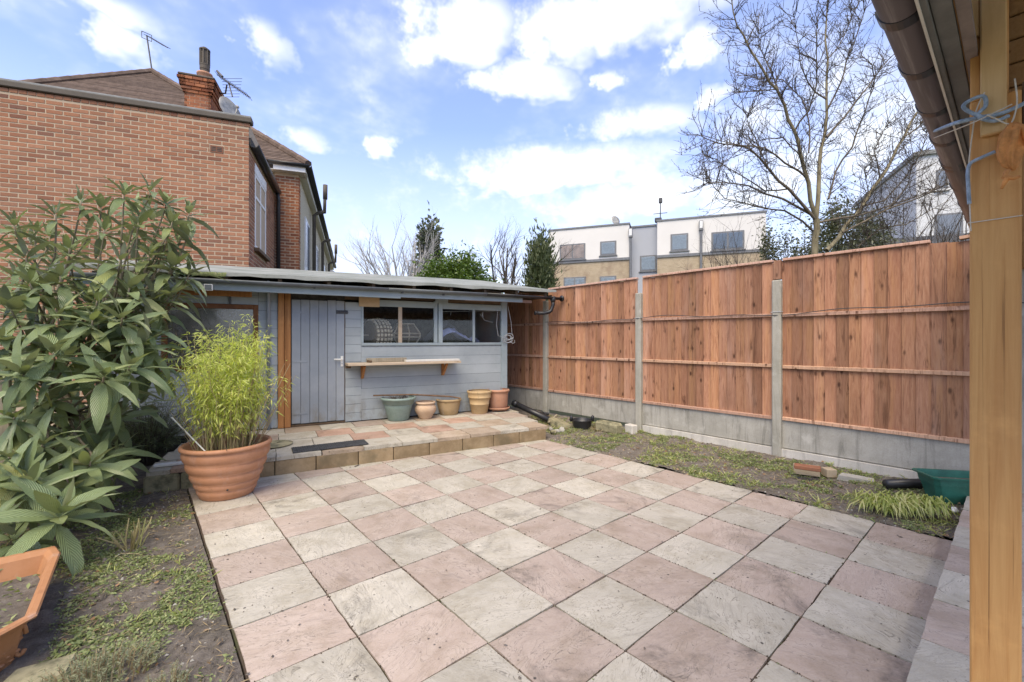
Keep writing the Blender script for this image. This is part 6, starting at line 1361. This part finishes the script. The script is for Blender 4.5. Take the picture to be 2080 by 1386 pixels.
# thicket of thin stems and an evergreen behind the fence
def thicket(label, px0, px1, pyt, d, n, seed, lean):
    r = random.Random(seed); t = thing('thicket', label, 'shrub', tuple(at((px0 + px1) / 2, 600, d).xy) + (0,)); b = MB()
    for k in range(n):
        px = r.uniform(px0, px1); p = at(px, 560, d + r.uniform(-.5, .5)) - t.location; p.z = 1.3; grow(b, p, (CY * r.gauss(lean, .4), -SY * r.gauss(lean, .4), 1), r.uniform(1.6, 3.0) * (690 - pyt) / 260, .015, 1, r, (4, 5, 4), .55, .02, (5, 4, 3, 3), None, .5, .14)
    stuff(b.build('stems', 'bark_dark', t))
thicket('tangle of thin grey stems behind the fence right of the bare tree', 1760, 1990, 400, 8.4, 80, 41, .1); thicket('thin twiggy stems behind the fence left of the bare tree', 1480, 1660, 470, 8.8, 30, 42, -.15)
def leafy(name, label, cat, c, rad, n, m, seed, ln, wr, clumps=30, parts=('trunk', 'crown'), stem=None, shape=None, droop=.2, hollow=.5):
    t = thing(name, label, cat, (c[0], c[1], 0)); r = random.Random(seed); P = []; D = []; L = []; C = []
    for k in range(clumps):
        while True:
            v = Vector((r.uniform(-1, 1), r.uniform(-1, 1), r.uniform(-1, 1)))
            if hollow < v.length < 1 and (shape is None or shape(v)): break
        C.append(v)
    for k in range(n):
        v = r.choice(C); s = r.uniform(.10, .2); q = v + Vector((r.gauss(0, s), r.gauss(0, s), r.gauss(0, s))) * .9; P.append((q.x * rad[0], q.y * rad[1], c[2] + q.z * rad[2])); o = v.normalized() + Vector((r.gauss(0, .7), r.gauss(0, .7), r.gauss(.2, .6))); D.append(o); L.append(r.uniform(*ln))
    leafcloud(parts[1], m, P, D, np.array(L), np.array(L) * wr, t, .2, droop, seed)
    b = MB(); b.tube([(0, 0, 0), (.02, .03, c[2] * .5), (0, 0, c[2])], [.05 * rad[0], .045 * rad[0], .03 * rad[0]], 8)
    for v in C[:16]: b.tube([(0, 0, c[2] * .55), (v.x * rad[0] * .5, v.y * rad[1] * .5, c[2] + v.z * rad[2] * .4), (v.x * rad[0], v.y * rad[1], c[2] + v.z * rad[2])], [.03 * rad[0], .018 * rad[0], .005], 5)
    b.build(parts[0], stem or 'bark_dark', t); return t
p = at(1715, 470, 9.0); leafy('evergreen_shrub', 'grey-green evergreen bush behind the fence among the bare stems', 'shrub', (p.x, p.y, 2.9), (.95, .8, 1.35), 15000, 'ivy_leaf', 51, (.05, .12), .42, 120, droop=.5)
p = at(1585, 470, 8.9); leafy('ivy_column', 'narrow ivy-covered stem behind the fence by the apartment block', 'shrub', (p.x, p.y, 2.5), (.42, .4, 1.45), 5500, 'ivy_leaf', 52, (.04, .07), .7, 30, droop=.4)
p = at(1640, 495, 8.7); leafy('ivy_column', 'low ivy mass at the foot of the bare tree', 'shrub', (p.x, p.y, 2.2), (.8, .4, 1.0), 6000, 'ivy_leaf', 53, (.04, .08), .6, 34, droop=.4)
# ---------------------------------------------------------------- trees behind the shed
p = at(925, 565, 13.5); leafy('laurel_hedge', 'bright green laurel hedge above the shed roof', 'hedge', (p.x, p.y, 2.35), (1.3, .9, 1.55), 20000, 'laurel_leaf', 61, (.10, .18), .45, 160, droop=.3)
p = at(985, 575, 14.0); leafy('laurel_hedge', 'lower green end of the laurel hedge', 'hedge', (p.x, p.y, 1.9), (.8, .8, 1.5), 9000, 'laurel_leaf', 62, (.10, .18), .45, 90, droop=.3)
def cone(v): h = (v.z + 1) / 2; return math.hypot(v.x, v.y) < (1.02 - h) ** .75 * (1.0 + .25 * math.sin(9 * h)) and math.hypot(v.x, v.y) > (1.02 - h) ** .75 * .45
p = at(1096, 560, 20); cz = at(1096, 478, 20).z; leafy('cypress_tree', 'dense green cypress beside the apartment block', 'tree', (p.x, p.y, cz * .47), (1.25, 1.25, cz * .53), 26000, 'cypress_leaf', 63, (.12, .28), .34, 420, shape=cone, droop=-.3, hollow=0)
def jag(v): h = (v.z + 1) / 2; return math.hypot(v.x - .15 * (1 - h), v.y) < (1.03 - h) ** .8 * (.85 + .45 * math.sin(17 * h)) 
p = at(872, 540, 45); ct = at(872, 456, 45).z; leafy('conifer_tree', 'tall dark jagged conifer standing behind the hedge', 'tree', (p.x, p.y, ct * .52), (2.3, 2.3, ct * .5), 16000, 'conifer_leaf', 64, (.4, .9), .5, 320, shape=jag, droop=.2, hollow=0)
def bare(name, label, px, py0, pyt, d, seed, m, kids, ang, spread=.9, rad=.16, nst=6):
    p = at(px, py0, d); t = thing(name, label, 'tree', (p.x, p.y, 0)); r = random.Random(seed); H_ = at(px, pyt, d).z; b = MB(); tw = MB(); b.tube([(0, 0, 0), (.05, 0, H_ * .15), (0, .05, H_ * .32)], [rad, rad * .85, rad * .7], 8); b.build('trunk', m, t)
    for k in range(nst):
        a = k * 6.283 / nst + r.random(); grow(tw, (0, 0, H_ * r.uniform(.2, .32)), (math.cos(a) * spread * r.uniform(.4, 1), math.sin(a) * spread * r.uniform(.4, 1), 1), H_ * r.uniform(.55, .72), rad * .45, 0, r, kids, ang, .06, (6, 5, 4, 3), None, .5, .08)
    stuff(tw.build('branches', m, t))
bare('bare_tree', 'pale leafless tree left of the dark conifer', 822, 560, 468, 42, 71, 'bark_pale', (7, 6, 5), .5, .8, .34, 11); bare('bare_tree', 'leafless tree between the hedge and the cypress', 1025, 570, 486, 27, 72, 'bark_dark', (7, 6, 5), .6, .95, .24, 9); bare('bare_tree', 'faint far leafless tree just right of the dark conifer', 915, 560, 512, 50, 73, 'bark', (6, 5, 4), .6, .9, .16, 7)
# ---------------------------------------------------------------- pale fence at the left edge behind the loquat
lf = thing('picket_fence', 'pale timber fence behind the loquat at the left edge', 'fence', (-1.5, 4.2, 0), R(0))
for k in range(20): b = MB(); b.box((0, k * .16, -.1), (.02, k * .16 + .12, .80 + .02 * math.sin(k * 3.1)), .006); b.build('paling', 'pale_timber', lf)
for z in (.25, .6): b = MB(); b.box((-.04, -.05, z), (-.002, 3.25, z + .07), .004); b.build('rail', 'pale_timber', lf)
b = MB(); q = at(6, 950, 3.3); b.box((q.x - .04, q.y - .04, -.1), (q.x + .04, q.y + .04, 1.12), .006); tag(b.build('timber_stake', 'pale_timber'), 'pale square timber stake among the loquat leaves at the left edge', 'stake')

# ================================================================ THE CANOPY AT THE RIGHT (gutter, fascia, timber post)
GYc, GZc = .245, 2.30                                   # gutter line
can = thing('canopy', 'brown half-round gutter and fascia of a lean-to canopy overhead', 'canopy', (0, 0, 0))
b = MB(); gutter_mesh(b, [(.2, GYc - .05, GZc + .01), (7.0, GYc - .05, GZc)], .050, 15, .003); gt = b.build('gutter', 'gutter_brown', can, True)
for x in (.75, 1.12, 1.5, 1.84, 2.2, 2.58, 2.95, 3.02, 3.45, 3.95, 4.5, 5.1, 5.8):
    b = MB(); gutter_mesh(b, [(x, GYc - .05, GZc + .012), (x + .042, GYc - .05, GZc + .012)], .056, 15, .005); b.box((x + .008, GYc - .104, GZc - .05), (x + .034, GYc - .09, GZc + .02)); b.build('bracket', 'black_plastic', can)
b = MB(); b.box((.0, GYc - .107, GZc - .075), (7.0, GYc - .090, GZc + .14), .002); b.build('fascia', 'fascia_grey', can)
b = MB(); b.box((.0, GYc - .094, GZc - .080), (7.0, GYc - .0885, GZc - .070), .0); b.build('fascia_lip', 'cream_paint', can)
b = MB(); b.box((.0, GYc - .1435, GZc - .066), (7.0, GYc - .108, GZc - .05), .001); b.build('soffit', 'fascia_grey', can); b = MB(); b.box((.0, GYc - .172, GZc - .062), (7.0, GYc - .147, GZc - .046), .001); b.build('soffit', 'soffit_brown', can)
# boarded roof of the canopy and its beam
for k in range(12):
    y = .15 - k * .15; b = MB(); b.box((.0, y - .146, 2.50 + .014 * k), (7.0, y, 2.516 + .014 * k), .002); b.build('roof_board', 'beam_wood', can)
for k in range(7):
    b = MB(); b.box((1.96, -.115, 2.04 + k * .07), (7.0, .03 - .004 * (k % 2), 2.04 + k * .07 + .066), .004); b.build('beam_board', 'beam_wood', can)
post = thing('timber_post', 'stout orange-brown timber post close to the camera at the right', 'post', (1.81, .0405, HS))
b = MB(); b.box((0, -.048, 0), (.1, .0495, 2.01), .004); b.build('shaft', 'post_wood', post)
b = MB(); b.box((.002, -.0245, 2.0105), (.098, .0485, 2.42), .003); b.build('upper_shaft', 'post_wood', post)
b = MB(); b.box((-.022, -.022, 1.90), (-.001, .028, 2.42), .003); b.build('batten', 'batten_wood', post)
b = MB(); b.box((-.012, .0285, 2.19), (.05, .058, 2.42), .003); b.build('batten', 'batten_wood', post)
b = MB(); b.box((.004, -.1, 1.94), (.1, -.0485, 2.03), .003); b.build('side_block', 'dark_timber', post)
b = MB(); z = 1.765 - HS; b.tube([(-.003, -.05, z), (-.003, .052, z), (.1, .053, z)], .0016, 5); b.build('twine', 'string', post)
# ropes tied to the post
def rope(name, label, pts, rad, m, cat='rope'):
    P = [Vector(p) for p in pts]; Q = []
    for i in range(len(P) - 1):                        # smooth
        p0, p1, p2, p3 = P[max(i - 1, 0)], P[i], P[i + 1], P[min(i + 2, len(P) - 1)]
        for k in range(6):
            t = k / 6; Q.append(.5 * ((2 * p1) + (p2 - p0) * t + (2 * p0 - 5 * p1 + 4 * p2 - p3) * t * t + (3 * p1 - p0 - 3 * p2 + p3) * t ** 3))
    Q.append(P[-1]); b = MB(); b.tube(Q, rad, 7); return tag(b.build(name, m, None, True), label, cat)
def pf(px, py, off=.012): return at(px, py, (1.81 - off) / (CY * (px - 1040) / F + SY) * 1.0)   # a point just before the post face X = 1.81
rope('blue_rope', 'thick blue-grey rope tied round the timber post and the gutter', [at(1890, 270, 1.95), pf(1935, 252, .03), pf(1985, 240, .03), pf(2030, 232, .035), pf(2065, 218, .03), pf(2085, 208, .02)], .0055, 'blue_rope')
rope('blue_rope', 'loop of blue-grey rope sticking out left of the post', [pf(2010, 243, .035), pf(1970, 228, .05), pf(1957, 215, .06), pf(1975, 202, .05), pf(1998, 196, .04), pf(2002, 215, .035), pf(1985, 236, .04), pf(2020, 246, .04), pf(2050, 235, .035)], .0048, 'blue_rope')
rope('blue_rope', 'blue-grey rope hanging down the left edge of the post', [pf(2022, 308, .02), pf(1995, 320, .02), pf(1972, 332, .02), pf(1966, 350, .02), pf(1967, 380, .02), pf(1969, 415, .015)], .0045, 'blue_rope')
rope('string', 'thin pale string stretched from the gutter to the post', [at(1888, 284, 1.95), pf(1960, 256, .03), pf(2010, 234, .04), pf(2056, 212, .04)], .0018, 'string', 'string')
rope('string', 'pale string hanging along the left edge of the post', [pf(2000, 188, .04), pf(1983, 225, .04), pf(1974, 280, .03), pf(1968, 340, .02), pf(1970, 420, .015), pf(1972, 470, .012)], .0016, 'string', 'string')
rope('string', 'short pale string looping down to the orange net bag', [pf(2061, 160, .03), pf(2066, 200, .04), pf(2062, 230, .05), pf(2050, 252, .05), pf(2020, 240, .05), pf(2005, 234, .05)], .0018, 'string', 'string')
# orange net bag
nb = thing('net_bag', 'crumpled orange net bag knotted to the timber post', 'bag', tuple(pf(2052, 300, .05))); r = random.Random(3)
b = MB(); rings = []
prof = [(250, .008), (257, .016), (268, .026), (282, .029), (300, .027), (318, .024), (336, .016), (346, .006)]
for i, (py, rr) in enumerate(prof):
    c = pf(2057 + 5 * math.sin(i * .9), py, .045) - nb.location; rings.append([c + (rt_ * math.cos(a) * rr + fw_ * math.sin(a) * rr * .7) * (1 + .3 * math.sin(a * 6 + i * .5) + r.uniform(-.08, .08)) for a in [2 * math.pi * k / 22 for k in range(22)]])
b.loft(rings); b.build('net', 'orange_net', nb, True)
for pts_, rad_ in (([(2048, 345), (2040, 360), (2060, 362), (2073, 358)], [.006, .007, .006, .004]), ([(2042, 350), (2044, 366), (2034, 384)], [.005, .006, .003]), ([(2060, 255), (2082, 262), (2094, 290)], [.008, .010, .010])):
    b = MB(); b.tube([pf(x_, y_, .055) - nb.location for x_, y_ in pts_], rad_, 7); b.build('tail', 'orange_net', nb, True)
